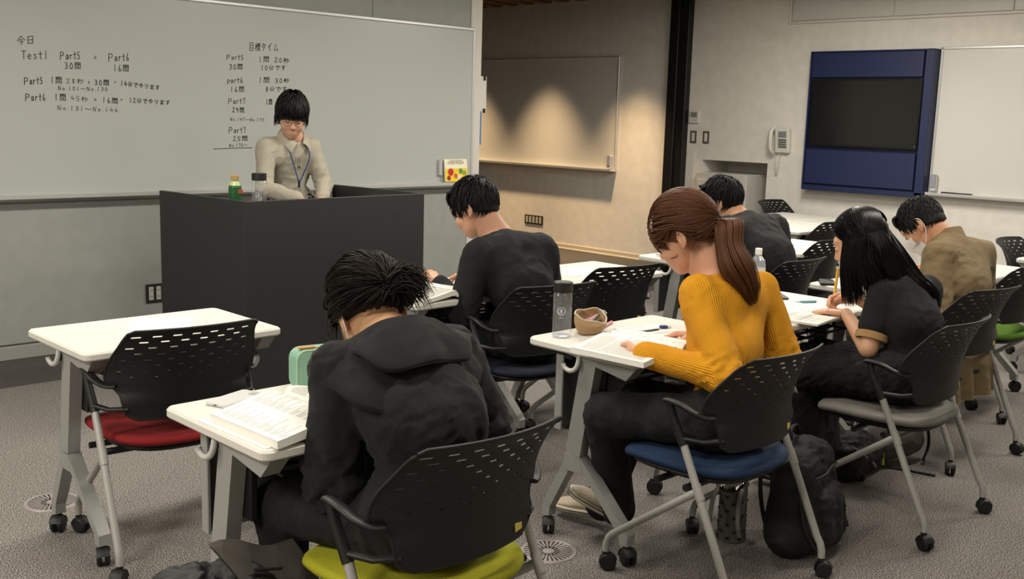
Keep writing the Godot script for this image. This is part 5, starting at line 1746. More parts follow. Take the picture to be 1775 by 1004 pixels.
func figure(called: String, label: String, sp: Dictionary) -> Node3D:
	var t := thing(called, label, "person", V(sp.hip.x, 0, sp.hip.z))
	var inv := V(-sp.hip.x, 0, -sp.hip.z)
	sp.shift = inv
	var hb := rot3(sp.turn[0], sp.turn[1], sp.turn[2])
	sp.hx = Transform3D(hb, sp.head)
	var bulk: float = sp.get("bulk", 1.0)
	var up_t: Vector3 = (sp.c7 - sp.hip).normalized()
	var lat: Vector3 = (sp.shR - sp.shL).normalized()
	var bk: Vector3 = lat.cross(up_t).normalized()      # towards the person's back
	if bk.z < 0 and not sp.has("front"): bk = -bk
	if sp.has("front") and bk.z > 0: bk = -bk
	sp.bk = bk
	var mid: Vector3 = sp.hip.lerp(sp.c7, 0.48) + bk * float(sp.get("slouch", 0.035))
	var chest: Vector3 = sp.hip.lerp(sp.c7, 0.80) - bk * 0.015
	var hl: Vector3 = sp.hip - lat * 0.085
	var hr: Vector3 = sp.hip + lat * 0.085
	var skull: Vector3 = sp.hx * V(0, -0.045, 0.032)
	sp.mid = mid
	# clothes of the trunk and arms: bones are [a, b, ra, rb, ribs, zero direction, blend]
	var tr := []
	var fr := -bk
	var b2: float = bulk
	tr.append([hl, hr, 0.100 * b2, 0.100 * b2, 80, fr])
	tr.append([sp.hip, mid, 0.112 * b2, 0.108 * b2, 90, fr])
	tr.append([mid, chest, 0.108 * b2, 0.100 * b2, 90, fr])
	for s in [-1, 1]:
		var sh: Vector3 = sp.shL if s < 0 else sp.shR
		tr.append([mid + lat * s * 0.055, sp.c7.lerp(sh, 0.50) - up_t * 0.065, 0.092 * b2, 0.086 * b2, 90, fr])
		tr.append([sp.c7 - up_t * 0.045 + lat * s * 0.02, sh - up_t * 0.005, 0.058 * b2, 0.058 * b2, 60, fr])
		tr.append([sp.c7 - up_t * 0.08, sh - up_t * 0.06, 0.070 * b2, 0.055 * b2, 60, fr])
	tr.append([sp.c7 - up_t * 0.10, sp.c7 - up_t * 0.028 - bk * 0.012, 0.075 * b2, 0.052 * b2, 60, fr])
	var ar := []
	var ar0: Array = sp.get("arm", [0.058, 0.049, 0.046, 0.036])
	for s in [-1, 1]:
		var sh: Vector3 = sp.shL if s < 0 else sp.shR
		var el: Vector3 = sp.elL if s < 0 else sp.elR
		var wr: Vector3 = sp.wrL if s < 0 else sp.wrR
		var inner: Vector3 = lat * -s
		if sp.get("sleeve", 1.0) >= 1.0:
			ar.append([sh, el, ar0[0] * b2, ar0[1] * b2, 46, inner, 0.018])
			ar.append([el, el.lerp(wr, 0.93), ar0[2] * b2, ar0[3] * b2, 40, inner, 0.012])
		else:
			ar.append([sh, sh.lerp(el, sp.sleeve), ar0[0] * b2, ar0[1] * b2 * 1.06, 46, inner, 0.018])
	sp.trunk = tr
	sp.arms = ar
	# skin: head and neck, core of the body, arms and hands in one mesh
	var body := MB.new()
	head_mesh(body, Transform3D(hb, sp.head + inv), sp.get("female", false))
	var neck := [[skull, sp.c7 + up_t * 0.005 - bk * 0.022, 0.050 * (0.94 if sp.get("female", false) else 1.08), 0.056], [sp.hx * V(0, -0.07, -0.005), sp.c7 - bk * 0.04 - up_t * 0.02, 0.045, 0.050], [sp.c7 - bk * 0.03, sp.c7.lerp(sp.shL, 0.5) - bk * 0.01 - up_t * 0.02, 0.046, 0.040], [sp.c7 - bk * 0.03, sp.c7.lerp(sp.shR, 0.5) - bk * 0.01 - up_t * 0.02, 0.046, 0.040]]
	body.xf = Transform3D(Basis(), inv)
	field_of(neck, 0.007, 0.03).emit(body)
	var core := [[hl, hr, 0.07, 0.07], [sp.hip, mid, 0.08, 0.075], [mid, chest, 0.075, 0.07], [chest, sp.c7 - up_t * 0.03, 0.07, 0.05], [chest, sp.shL, 0.045, 0.040], [chest, sp.shR, 0.045, 0.040], [hl, sp.knL, 0.06, 0.045], [hr, sp.knR, 0.06, 0.045], [sp.knL, sp.anL, 0.040, 0.03], [sp.knR, sp.anR, 0.040, 0.03]]
	field_of(core, 0.022, 0.03).emit(body)
	var limb := [[sp.shL, sp.elL, 0.042, 0.037], [sp.elL, sp.wrL, 0.037, 0.024], [sp.shR, sp.elR, 0.042, 0.037], [sp.elR, sp.wrR, 0.037, 0.024]]
	for q in limb: field_of([q], 0.010, 0.02).emit(body)
	for s in [-1, 1]:
		var wr: Vector3 = sp.wrL if s < 0 else sp.wrR
		var el: Vector3 = sp.elL if s < 0 else sp.elR
		var hd: Array = sp.get("handL" if s < 0 else "handR", [])
		var d: Vector3 = hd[0] if hd else (wr - el).normalized()
		var pn: Vector3 = hd[1] if hd else V(0, -1, 0)
		var cu: Array = hd[2] if hd else [0.35, 0.4, 0.45, 0.5, 0.3]
		var thumb := (d.cross(pn) if s > 0 else pn.cross(d))
		if hd.size() > 3: thumb = hd[3]
		sp["tips%d" % s] = hand(body, wr, d, pn, thumb, cu, sp.get("cell", 0.0042))
	body.xf = Transform3D()
	var sk := paint(sp.get("skin", SKIN), 0.55)
	sk.subsurf_scatter_enabled = true
	sk.subsurf_scatter_strength = 0.12
	part("body", body, sk, t)
	# trousers or skirt
	if sp.has("legs"):
		var lg := MB.new()
		lg.xf = Transform3D(Basis(), inv)
		var lr: Array = sp.get("leg_r", [0.088, 0.066, 0.062, 0.052])
		var lb := [[hl, hr, 0.098, 0.098], [hl - up_t * 0.01, sp.knL, lr[0], lr[1]], [hr - up_t * 0.01, sp.knR, lr[0], lr[1]], [sp.knL, sp.anL, lr[2], lr[3]], [sp.knR, sp.anR, lr[2], lr[3]]]
		if sp.has("skirt"):
			for s in 5:
				var k: Vector3 = sp.knL.lerp(sp.knR, (s + 0.5) / 5.0)
				var a2: Vector3 = sp.anL.lerp(sp.anR, (s + 0.5) / 5.0) + V(0, 0.08, 0)
				lb.append([sp.hip, k + V(0, 0.005, 0), 0.095, 0.070]); lb.append([k, a2, 0.07, 0.075])
		var fo := Folds.new(0.006, 31)
		fo.joints = [[sp.knL, 0.16, 0.010], [sp.knR, 0.16, 0.010], [hl, 0.2, 0.010], [hr, 0.2, 0.010]]
		if sp.has("skirt"):
			fo.fine.frequency = 40.0
			fo.joints.append([sp.hip.lerp(sp.knL, 0.6), 0.5, 0.012])
		var fl := field_of(lb, 0.0125, 0.03)
		fl.emit(lg, fo)
		part("skirt" if sp.has("skirt") else "trousers", lg, sp.legs, t)
		for s in [-1, 1]:
			var an: Vector3 = sp.anL if s < 0 else sp.anR
			var to: Vector3 = sp.get("toeL" if s < 0 else "toeR", an + V(0, -0.05, -0.2))
			shoe(t, an + inv, to + inv, sp.get("shoes", mats.rubber), sp.has("sneakers"))
	return t

func shoe(t: Node3D, an: Vector3, toe: Vector3, m: Material, sneaker: bool) -> void:
	var d := (toe - an - V(0, -0.05, 0)).normalized()
	var heel := an + V(0, -0.052, 0) - d * 0.035
	toe = heel + d * 0.235
	var up := (Vector3.UP - d * d.y).normalized()
	var side := d.cross(up)
	var mb := MB.new()
	var rows := []
	var prof := [[0.0, 0.018, 0.035], [0.01, 0.030, 0.060], [0.03, 0.034, 0.075], [0.06, 0.035, 0.078], [0.09, 0.037, 0.068], [0.13, 0.042, 0.058], [0.17, 0.044, 0.050], [0.205, 0.040, 0.042], [0.23, 0.028, 0.030], [0.238, 0.010, 0.018]]
	for q in prof:
		var row := PackedVector3Array()
		for j in 14:
			var a := TAU * j / 14
			var y := sin(a)
			row.append(heel + d * float(q[0]) + side * cos(a) * float(q[1]) * (1.0 if y < 0.2 else 1.0 - 0.35 * y) + up * (0.012 + (float(q[2]) - 0.012) * (0.5 + 0.5 * y)))
		rows.append(row)
	mb.grid(rows, true)
	var sh := part("shoe", mb, m, t)
	var sl := MB.new()
	rows = []
	for q in prof:
		var row := PackedVector3Array()
		for c in [V(-1, 0, 0), V(-1.06, 0.012, 0), V(-1.0, 0.022, 0), V(1.0, 0.022, 0), V(1.06, 0.012, 0), V(1, 0, 0)]:
			row.append(heel + d * float(q[0]) * 1.01 + side * c.x * float(q[1]) * 1.05 + up * c.y)
		rows.append(row)
	sl.grid(rows, true)
	part("sole", sl, paint(Color(0.78, 0.74, 0.66), 0.6) if sneaker else mats.rubber, sh)
	if sneaker:
		var st := MB.new()
		for s in [-1.08, 1.08]:
			var pts := []
			for q in prof.slice(1, 9): pts.append(heel + d * float(q[0]) + side * s * float(q[1]) * 1.03 + up * 0.013)
			st.tube(pts, 0.002, 5)
		part("stripe", st, mats.rubber, sh)
		var lc := MB.new()
		for k in 4:
			var c := heel + d * (0.10 + k * 0.018) + up * (0.068 - k * 0.004)
			lc.tube([c - side * 0.02, c + up * 0.004, c + side * 0.02], 0.003, 5)
		part("laces", lc, mats.paper, sh)

func shirt(t: Node3D, sp: Dictionary, called: String, m: Material, folds: Folds, cell := 0.0125, extra := []) -> MeshInstance3D:
	var mb := MB.new()
	mb.xf = Transform3D(Basis(), sp.shift)
	var bones: Array = sp.trunk + sp.arms + extra
	folds.bones = bones
	folds.back = sp.bk
	var f := field_of(bones, cell, 0.035)
	# neck opening
	var up_t: Vector3 = (sp.c7 - sp.hip).normalized()
	var nk: Vector3 = sp.c7 - sp.bk * 0.035 + up_t * 0.035
	f.ell(nk, Basis(sp.shR - sp.shL, up_t, sp.bk).orthonormalized(), V(0.066, 0.05, 0.062), 0.008, true)
	f.emit(mb, folds)
	return part(called, mb, m, t)

func cloth(col: Color, rough := 0.95, _scale := 9.0, depth := 0.5, rim := 0.0) -> StandardMaterial3D:
	var m := textured(col, rough, null, noise_tex(0.008, 512, [], true, 22.0, FastNoiseLite.TYPE_SIMPLEX_SMOOTH, 77, 1, true), 2.2, depth * 0.7)
	m.uv1_world_triplanar = false
	if rim > 0.0:
		m.rim_enabled = true
		m.rim = rim
	return m

func ribbed(col: Color, depth: float) -> StandardMaterial3D:
	var nm := Image.create(64, 8, false, Image.FORMAT_RGB8)
	for x in 64:
		var a := TAU * x / 64.0
		var n := V(sin(a) * 0.8, 0, 1).normalized()
		for y in 8: nm.set_pixel(x, y, Color(n.x * 0.5 + 0.5, n.y * 0.5 + 0.5, n.z * 0.5 + 0.5))
	var m := paint(col, 0.95)
	m.normal_enabled = true
	m.normal_texture = ImageTexture.create_from_image(nm)
	m.normal_scale = depth
	return m

func hair_mat(col: Color, rough := 0.55) -> StandardMaterial3D:
	var m := paint(col, rough)
	m.metallic_specular = 0.35
	return m

func people() -> void:
	person_teacher()
	person_hoodie()
	person_navy()
	person_yellow()
	person_long_hair()
	person_khaki()
	person_black_shirt()

# ---- standing behind the lectern, looking down
func person_teacher() -> void:
	var sp := {hip = V(3.49, 0.93, -5.54), c7 = V(3.475, 1.335, -5.475), shL = V(3.60, 1.275, -5.44), shR = V(3.30, 1.27, -5.46), elL = V(3.655, 1.04, -5.39), elR = V(3.245, 1.035, -5.40), wrL = V(3.53, 0.985, -5.22), wrR = V(3.35, 0.985, -5.20),
		head = V(3.436, 1.455, -5.399), turn = [2.657, -0.35, 0.074], knL = V(3.58, 0.50, -5.50), knR = V(3.40, 0.50, -5.50), anL = V(3.58, 0.09, -5.54), anR = V(3.40, 0.09, -5.54), toeL = V(3.58, 0.03, -5.34), toeR = V(3.40, 0.03, -5.34), front = true, slouch = 0.03, female = true,
		legs = cloth(Color(0.12, 0.12, 0.14)), bulk = 1.0, arm = [0.058, 0.052, 0.048, 0.042], skin = Color(0.78, 0.60, 0.50)}
	var t := figure("person", "person in a beige shirt with blue lanyard standing behind the lectern", sp)
	var fo := Folds.new(0.004, 3)
	fo.fine.frequency = 20.0
	fo.joints = [[sp.elL, 0.14, 0.010], [sp.elR, 0.14, 0.010], [sp.hip, 0.3, 0.008]]
	var beige := cloth(Color(0.635, 0.61, 0.55), 0.95, 7.0, 0.6)
	var sh := shirt(t, sp, "shirt", beige, fo, 0.011)
	var u: Vector3 = (sp.c7 - sp.hip).normalized()
	var fw: Vector3 = -sp.bk
	var lt: Vector3 = (sp.shL - sp.shR).normalized()
	var c: Vector3 = sp.c7 + sp.shift
	# collar: two pointed leaves round the neck
	for s in [-1, 1]:
		var m := MB.new()
		var top := [c + u * 0.045 - fw * 0.035, c + u * 0.045 + lt * s * 0.052 - fw * 0.005, c + u * 0.030 + lt * s * 0.055 + fw * 0.055, c - u * 0.015 + lt * s * 0.020 + fw * 0.118]
		var low := [c + u * 0.0 - fw * 0.072, c - u * 0.005 + lt * s * 0.088 - fw * 0.01, c - u * 0.020 + lt * s * 0.092 + fw * 0.075, c - u * 0.068 + lt * s * 0.062 + fw * 0.132]
		var a := curve(top, 4); var b := curve(low, 4)
		var rows := []
		for k in 4:
			var row := PackedVector3Array()
			for i in a.size(): row.append(a[i].lerp(b[i], k / 3.0) + (u * 0.010 + (a[i] - c).normalized() * 0.008) * sin(PI * k / 3.0))
			rows.append(row)
		m.grid(rows); m.tube(b, 0.0022, 5); m.tube(a, 0.0022, 5)
		part("collar", m, beige, sh)
	for s in [-1, 1]:
		var pk := MB.new()
		var pl := []
		for k in 9: pl.append(c + fw * (0.108 + 0.012 * sin(k * 0.42)) - u * (0.060 + 0.042 * k) + lt * s * 0.017)
		pk.tube(pl, 0.0022, 5)
		part("placket_seam", pk, beige, sh)
	for k in 4:
		var bt := MB.new()
		bt.xf = Transform3D(Basis(lt, fw, u).orthonormalized(), c + fw * (0.112 + 0.012 * sin(k * 1.0)) - u * (0.075 + 0.085 * k) + lt * 0.002)
		bt.lathe([Vector2(0.001, 0.004), Vector2(0.005, 0.004), Vector2(0.0065, 0.001), Vector2(0.0065, -0.006)], 10)
		part("button", bt, paint(Color(0.25, 0.22, 0.17), 0.5), sh)
	# lanyard
	var ly := MB.new()
	for s in [-1, 1]:
		ly.tube(curve([c - fw * 0.06 + u * 0.03, c + lt * s * 0.075 + u * 0.022, c + lt * s * 0.070 + fw * 0.100 - u * 0.045, c + lt * s * 0.055 + fw * 0.135 - u * 0.115, c + lt * (s * 0.026 - 0.004) + fw * 0.143 - u * 0.19, c + lt * (s * 0.005 - 0.008) + fw * 0.146 - u * 0.245], 5), 0.0062, 6, true, 0.35, fw)
	part("lanyard", ly, paint(Color(0.09, 0.19, 0.47), 0.7), t)
	var cl := MB.new()
	cl.cbox(c + fw * 0.146 - u * 0.262 - lt * 0.008, V(0.014, 0.034, 0.008), 0.002)
	part("lanyard_clip", cl, mats.black_paint, t)
	# hair: short bob with a fringe
	var hx := Transform3D(sp.hx.basis, sp.hx.origin + sp.shift)
	var rng := RandomNumberGenerator.new(); rng.seed = 71
	var h := MB.new()
	hair_cap(h, hx, 0.012, 0.028, -0.09, -0.05)
	h.xf = hx
	for i in 420:
		var an := rng.randf_range(-PI, PI)
		var el := rng.randf_range(0.15, 1.35)
		var n0 := V(sin(an) * cos(el), sin(el), cos(an) * cos(el))
		var face := cos(an) < -0.35
		var endy: float = rng.randf_range(0.012, 0.026) if face else (rng.randf_range(-0.06, -0.035) if cos(an) < 0.2 else rng.randf_range(-0.10, -0.07))
		var pts := []
		for s in 5:
			var k := s / 4.0
			var p := on_skull(V(n0.x, lerpf(n0.y, 0.0, minf(k * 1.1, 1.0)), n0.z).normalized(), 0.016 + 0.004 * k)
			var q := on_skull(V(sin(an), 0.0, cos(an)), 0.016)
			if s >= 3: p = V(q.x * (1.0 - 0.05 * (k - 0.5)), lerpf(0.03, endy, (k - 0.6) / 0.4), q.z * (1.0 - 0.04 * (k - 0.5)))
			pts.append(p)
		lock(h, pts, 0.0062 * rng.randf_range(0.7, 1.2))
	h.xf = Transform3D()
	face_lines(h, hx)
	part("hair", h, hair_mat(Color(0.035, 0.032, 0.032)), t)
	glasses(t, hx)

func glasses(t: Node3D, hx: Transform3D) -> void:
	var g := MB.new()
	g.xf = hx
	for s in [-1, 1]:
		var ring := []
		for i in 21:
			var a := TAU * i / 20
			ring.append(V(s * 0.033 + cos(a) * 0.023, -0.002 + sin(a) * 0.019, -0.108 + absf(s * 0.033 + cos(a) * 0.023) * 0.12))
		g.tube(ring, 0.0013, 5, false)
		g.tube([V(s * 0.056, 0.004, -0.102), V(s * 0.074, 0.004, -0.07), V(s * 0.080, 0.002, 0.01)], 0.0013, 5)
	g.tube([V(-0.011, 0.0, -0.108), V(0, 0.003, -0.110), V(0.011, 0.0, -0.108)], 0.0013, 5)
	part("glasses", g, paint(Color(0.30, 0.24, 0.20), 0.3, 0.6), t)

# ---- foreground, black hoodie
func person_hoodie() -> void:
	var sp := {hip = V(1.545, 0.555, -1.815), c7 = V(1.555, 0.955, -1.99), shL = V(1.410, 0.880, -2.02), shR = V(1.745, 0.885, -1.985), elL = V(1.375, 0.615, -1.985), elR = V(1.845, 0.655, -1.965), wrL = V(1.50, 0.735, -2.16), wrR = V(1.72, 0.745, -2.17),
		head = V(1.562, 0.985, -2.100), turn = [-0.30, -0.778, 0.064], knL = V(1.385, 0.490, -2.235), knR = V(1.68, 0.490, -2.24), anL = V(1.40, 0.09, -2.20), anR = V(1.66, 0.09, -2.22), female = true, slouch = 0.06,
		legs = cloth(Color(0.030, 0.032, 0.042)), bulk = 1.08, arm = [0.066, 0.062, 0.056, 0.044], leg_r = [0.092, 0.078, 0.066, 0.055], skin = Color(0.82, 0.63, 0.47)}
	var t := figure("person", "person in a black hooded sweatshirt with a tied-up tail, foreground", sp)
	var fo := Folds.new(0.008, 14)
	fo.joints = [[sp.elL, 0.17, 0.020], [sp.elR, 0.17, 0.020], [sp.shL, 0.14, 0.010], [sp.shR, 0.14, 0.010], [sp.mid, 0.22, 0.014], [sp.hip, 0.2, 0.014]]
	var black := cloth(Color(0.052, 0.052, 0.054), 0.95, 9.0, 0.4, 0.1)
	shirt(t, sp, "hooded_sweatshirt", black, fo, 0.011)
	# hood lying on the back
	var u: Vector3 = (sp.c7 - sp.hip).normalized()
	var bk: Vector3 = sp.bk
	var lt: Vector3 = (sp.shR - sp.shL).normalized()
	var c: Vector3 = sp.c7
	var hm := MB.new()
	hm.xf = Transform3D(Basis(), sp.shift)
	hood_layer(hm, c, u, bk, lt, 2.35, [[0.058, 0.004], [0.066, 0.026], [0.080, 0.032], [0.098, 0.018], [0.116, -0.012], [0.134, -0.055], [0.150, -0.105], [0.164, -0.155], [0.172, -0.195], [0.168, -0.214], [0.152, -0.216], [0.130, -0.200]], 0.0)
	hood_layer(hm, c, u, bk, lt, 1.15, [[0.090, 0.022], [0.108, 0.016], [0.130, -0.008], [0.150, -0.042], [0.168, -0.078], [0.176, -0.102], [0.172, -0.114], [0.156, -0.112], [0.132, -0.092]], 1.0)
	part("hood", hm, black, t)
	# hair pulled up to a short spiky tail
	var hx := Transform3D(sp.hx.basis, sp.hx.origin + sp.shift)
	var rng := RandomNumberGenerator.new(); rng.seed = 17
	var h := MB.new()
	hair_cap(h, hx, 0.004, 0.075, -0.035)
	h.xf = hx
	var inv: Transform3D = sp.hx.affine_inverse()
	var tie: Vector3 = inv * V(1.550, 1.070, -2.020)
	var dn := (tie - V(0, 0.03, 0.013)).normalized()
	for i in 1700:
		var n := V(rng.randfn(), rng.randfn(), rng.randfn()).normalized()
		var root := on_skull(n, 0.0)
		if not grows(root, 0.06, -0.05): continue
		if n.dot(dn) < -0.93: continue
		var pts := []
		var puff := rng.randf_range(0.3, 1.5)
		for s in 5:
			var k := s / 4.0
			pts.append(on_skull(n.slerp(dn, k * rng.randf_range(0.9, 1.0)), 0.006 + 0.018 * sin(PI * k) * puff))
		lock(h, pts, 0.0036 * rng.randf_range(0.6, 1.2))
	h.xf = Transform3D(Basis(), sp.shift)
	for i in 620:
		var d := (V(0.80, 0.12, 0.42) + V(rng.randfn(), rng.randfn(), rng.randfn()) * 0.24).normalized()
		var l := rng.randf_range(0.045, 0.092)
		var st := V(1.558, 1.074, -2.012) + V(rng.randf_range(-1, 1), rng.randf_range(-1, 1), rng.randf_range(-1, 1)) * 0.022
		lock(h, [st, st + d * l * 0.5 + V(0, 0.012, 0), st + d * l * 0.85, st + d * l + V(0.006, -0.030, 0.008) * rng.randf_range(0.3, 1.3)], 0.0032 * rng.randf_range(0.6, 1.2))
	h.xf = hx
	for i in 60:
		var s := -1.0 if i % 2 else 1.0
		var p := V(s * 0.080, rng.randf_range(-0.01, 0.06), rng.randf_range(-0.085, -0.02))
		lock(h, [p, p + V(s * 0.012, -0.04, -0.010), p + V(s * 0.006, -0.085, -0.02 + rng.randf_range(-0.012, 0.012))], 0.005)
	h.xf = Transform3D()
	face_lines(h, hx)
	part("hair", h, hair_mat(Color(0.095, 0.070, 0.056), 0.68), t)
	var tb := MB.new()
	tb.xf = hx
	var ring := []
	for i in 13: ring.append(tie + V(cos(TAU * i / 12) * 0.004, cos(TAU * i / 12) * 0.019, 0) + V(-0.5, 0, 0.75).normalized() * sin(TAU * i / 12) * 0.019)
	tb.tube(ring, 0.005, 6)
	part("hair_tie", tb, mats.black_paint, t)
	face_mask(t, hx)

# a sheet hanging round the neck: profile of (outwards, up) at the middle of the back
func hood_layer(m: MB, c: Vector3, u: Vector3, bk: Vector3, lt: Vector3, half: float, prof: Array, kind: float) -> void:
	var rows := []
	for i in 45:
		var q := i / 44.0 * 2.0 - 1.0
		var a := q * half
		var row := PackedVector3Array()
		var side := smoothstep(0.5, 1.7, absf(a))
		for k in prof.size():
			var r: float = prof[k][0]; var h: float = prof[k][1]
			var deep := clampf(-h / 0.19, 0.0, 1.0)
			h = h * lerpf(1.0, 0.42, side) * (1.0 - 0.5 * kind * smoothstep(0.55, 1.0, absf(q)))
			r = lerpf(r, r * 1.18, smoothstep(0.3, 1.3, absf(a)) * (1.0 - smoothstep(1.6, 2.4, absf(a))))
			r += (0.010 * sin(a * 4.3 + 0.8 + kind * 2.0) + 0.006 * sin(a * 9.0 + k * 0.5)) * deep * 1.6 - 0.02 * kind * smoothstep(0.6, 1.0, absf(q))
			h += 0.012 * sin(a * 2.1 + 0.6 + kind) * deep
			row.append(c - bk * 0.012 + (bk * cos(a) + lt * sin(a)) * r + u * h)
		rows.append(row)
	m.grid(rows)

func face_mask(t: Node3D, hx: Transform3D) -> void:
	var m := MB.new()
	m.xf = hx
	var rows := []
	for i in 8:
		var v := i / 7.0
		var row := PackedVector3Array()
		for j in 13:
			var a := (j / 12.0 - 0.5) * 2.0
			var y := lerpf(-0.012, -0.122, v)
			var depth := lerpf(-0.128, -0.106, v) + -0.014 * sin(PI * clampf((v + 0.1) / 0.75, 0.0, 1.0))
			row.append(V(a * 0.074 * (1.0 - 0.06 * v), y + 0.012 * a * a * (1.0 if v < 0.5 else -1.4) * -1.0, depth + 0.075 * pow(absf(a), 2.1) + 0.003 * sin(v * 22.0)))
		rows.append(row)
	m.grid(rows)
	var mk := part("face_mask", m, cloth(Color(0.86, 0.85, 0.84), 0.9, 12.0, 0.3), t)
	for s in [-1, 1]:
		var st := MB.new()
		st.xf = hx
		st.tube(curve([V(s * 0.066, -0.022, -0.042), V(s * 0.078, 0.002, -0.012), V(s * 0.086, 0.024, 0.012), V(s * 0.088, 0.006, 0.032), V(s * 0.082, -0.042, 0.022), V(s * 0.066, -0.092, -0.030)], 5), 0.0019, 6)
		part("ear_loop", st, paint(Color(0.88, 0.86, 0.83), 0.8), mk)

# ---- navy shirt, near the lectern
func person_navy() -> void:
	var sp := {hip = V(3.20, 0.555, -3.13), c7 = V(3.155, 0.975, -3.285), shL = V(3.005, 0.905, -3.265), shR = V(3.315, 0.915, -3.195), elL = V(2.945, 0.655, -3.29), elR = V(3.40, 0.68, -3.22), wrL = V(2.98, 0.75, -3.50), wrR = V(3.22, 0.75, -3.48),
		head = V(3.100, 1.090, -3.405), turn = [0.369, -0.516, -0.04], knL = V(3.07, 0.49, -3.55), knR = V(3.30, 0.49, -3.56), anL = V(3.05, 0.09, -3.5), anR = V(3.30, 0.09, -3.52), slouch = 0.04,
		legs = cloth(Color(0.05, 0.055, 0.08)), bulk = 1.1, arm = [0.064, 0.058, 0.052, 0.042], skin = Color(0.76, 0.57, 0.46)}
	var t := figure("person", "young man with short black hair in a navy sweatshirt, seen from behind", sp)
	var fo := Folds.new(0.006, 24)
	fo.joints = [[sp.elL, 0.16, 0.014], [sp.elR, 0.16, 0.014], [sp.shL, 0.12, 0.007], [sp.shR, 0.12, 0.007], [sp.mid, 0.2, 0.008]]
	var navy := cloth(Color(0.032, 0.036, 0.050), 0.95, 9.0, 0.3)
	shirt(t, sp, "sweatshirt", navy, fo, 0.012)
	neckband(t, sp, navy)
	short_hair(t, sp, Color(0.030, 0.028, 0.028), 33, 0.055, 0.012, 0.065)

func neckband(t: Node3D, sp: Dictionary, m: Material) -> void:
	var nb := MB.new()
	nb.xf = Transform3D(Basis(), sp.shift)
	var u: Vector3 = (sp.c7 - sp.hip).normalized()
	var lt: Vector3 = (sp.shR - sp.shL).normalized()
	var ring := []
	for i in 25:
		var a := TAU * i / 24
		ring.append(sp.c7 - sp.bk * 0.030 + lt * cos(a) * 0.067 + sp.bk * sin(a) * 0.062 + u * (0.012 + 0.012 * sin(a) - 0.012))
	nb.tube(ring, 0.010, 7, false, 0.7)
	part("neckband", nb, m, t)

func short_hair(t: Node3D, sp: Dictionary, col: Color, sd: int, length: float, lift: float, fringe: float) -> void:
	var hx := Transform3D(sp.hx.basis, sp.hx.origin + sp.shift)
	var rng := RandomNumberGenerator.new(); rng.seed = sd
	var h := MB.new()
	hair_cap(h, hx, 0.005, fringe, -0.060)
	combed(h, hx, rng, 1300, V(0.15, 0.85, 0.5), length, lift, fringe, -0.068, 0.0040, 0.2, 0.55)
	h.xf = hx
	for i in 110:
		var x := rng.randf_range(-0.065, 0.065)
		var p := on_skull(V(x / 0.083, 0.75, -0.62), 0.008)
		lock(h, [p, p + V(rng.randf_range(-0.01, 0.01), -0.002, -0.020), p + V(rng.randf_range(-0.015, 0.015), -0.024, -0.032), p + V(rng.randf_range(-0.018, 0.018), -0.052, -0.034)], 0.0055 * rng.randf_range(0.7, 1.2))
	for i in 70:
		var s := -1.0 if i % 2 else 1.0
		var p := on_skull(V(s, rng.randf_range(-0.05, 0.35), rng.randf_range(-0.45, 0.1)), 0.004)
		lock(h, [p, p + V(s * 0.003, -0.018, -0.004), p + V(-s * 0.001, -0.036, -0.006)], 0.0045)
	h.xf = Transform3D()
	face_lines(h, hx)
	part("hair", h, hair_mat(col), t)

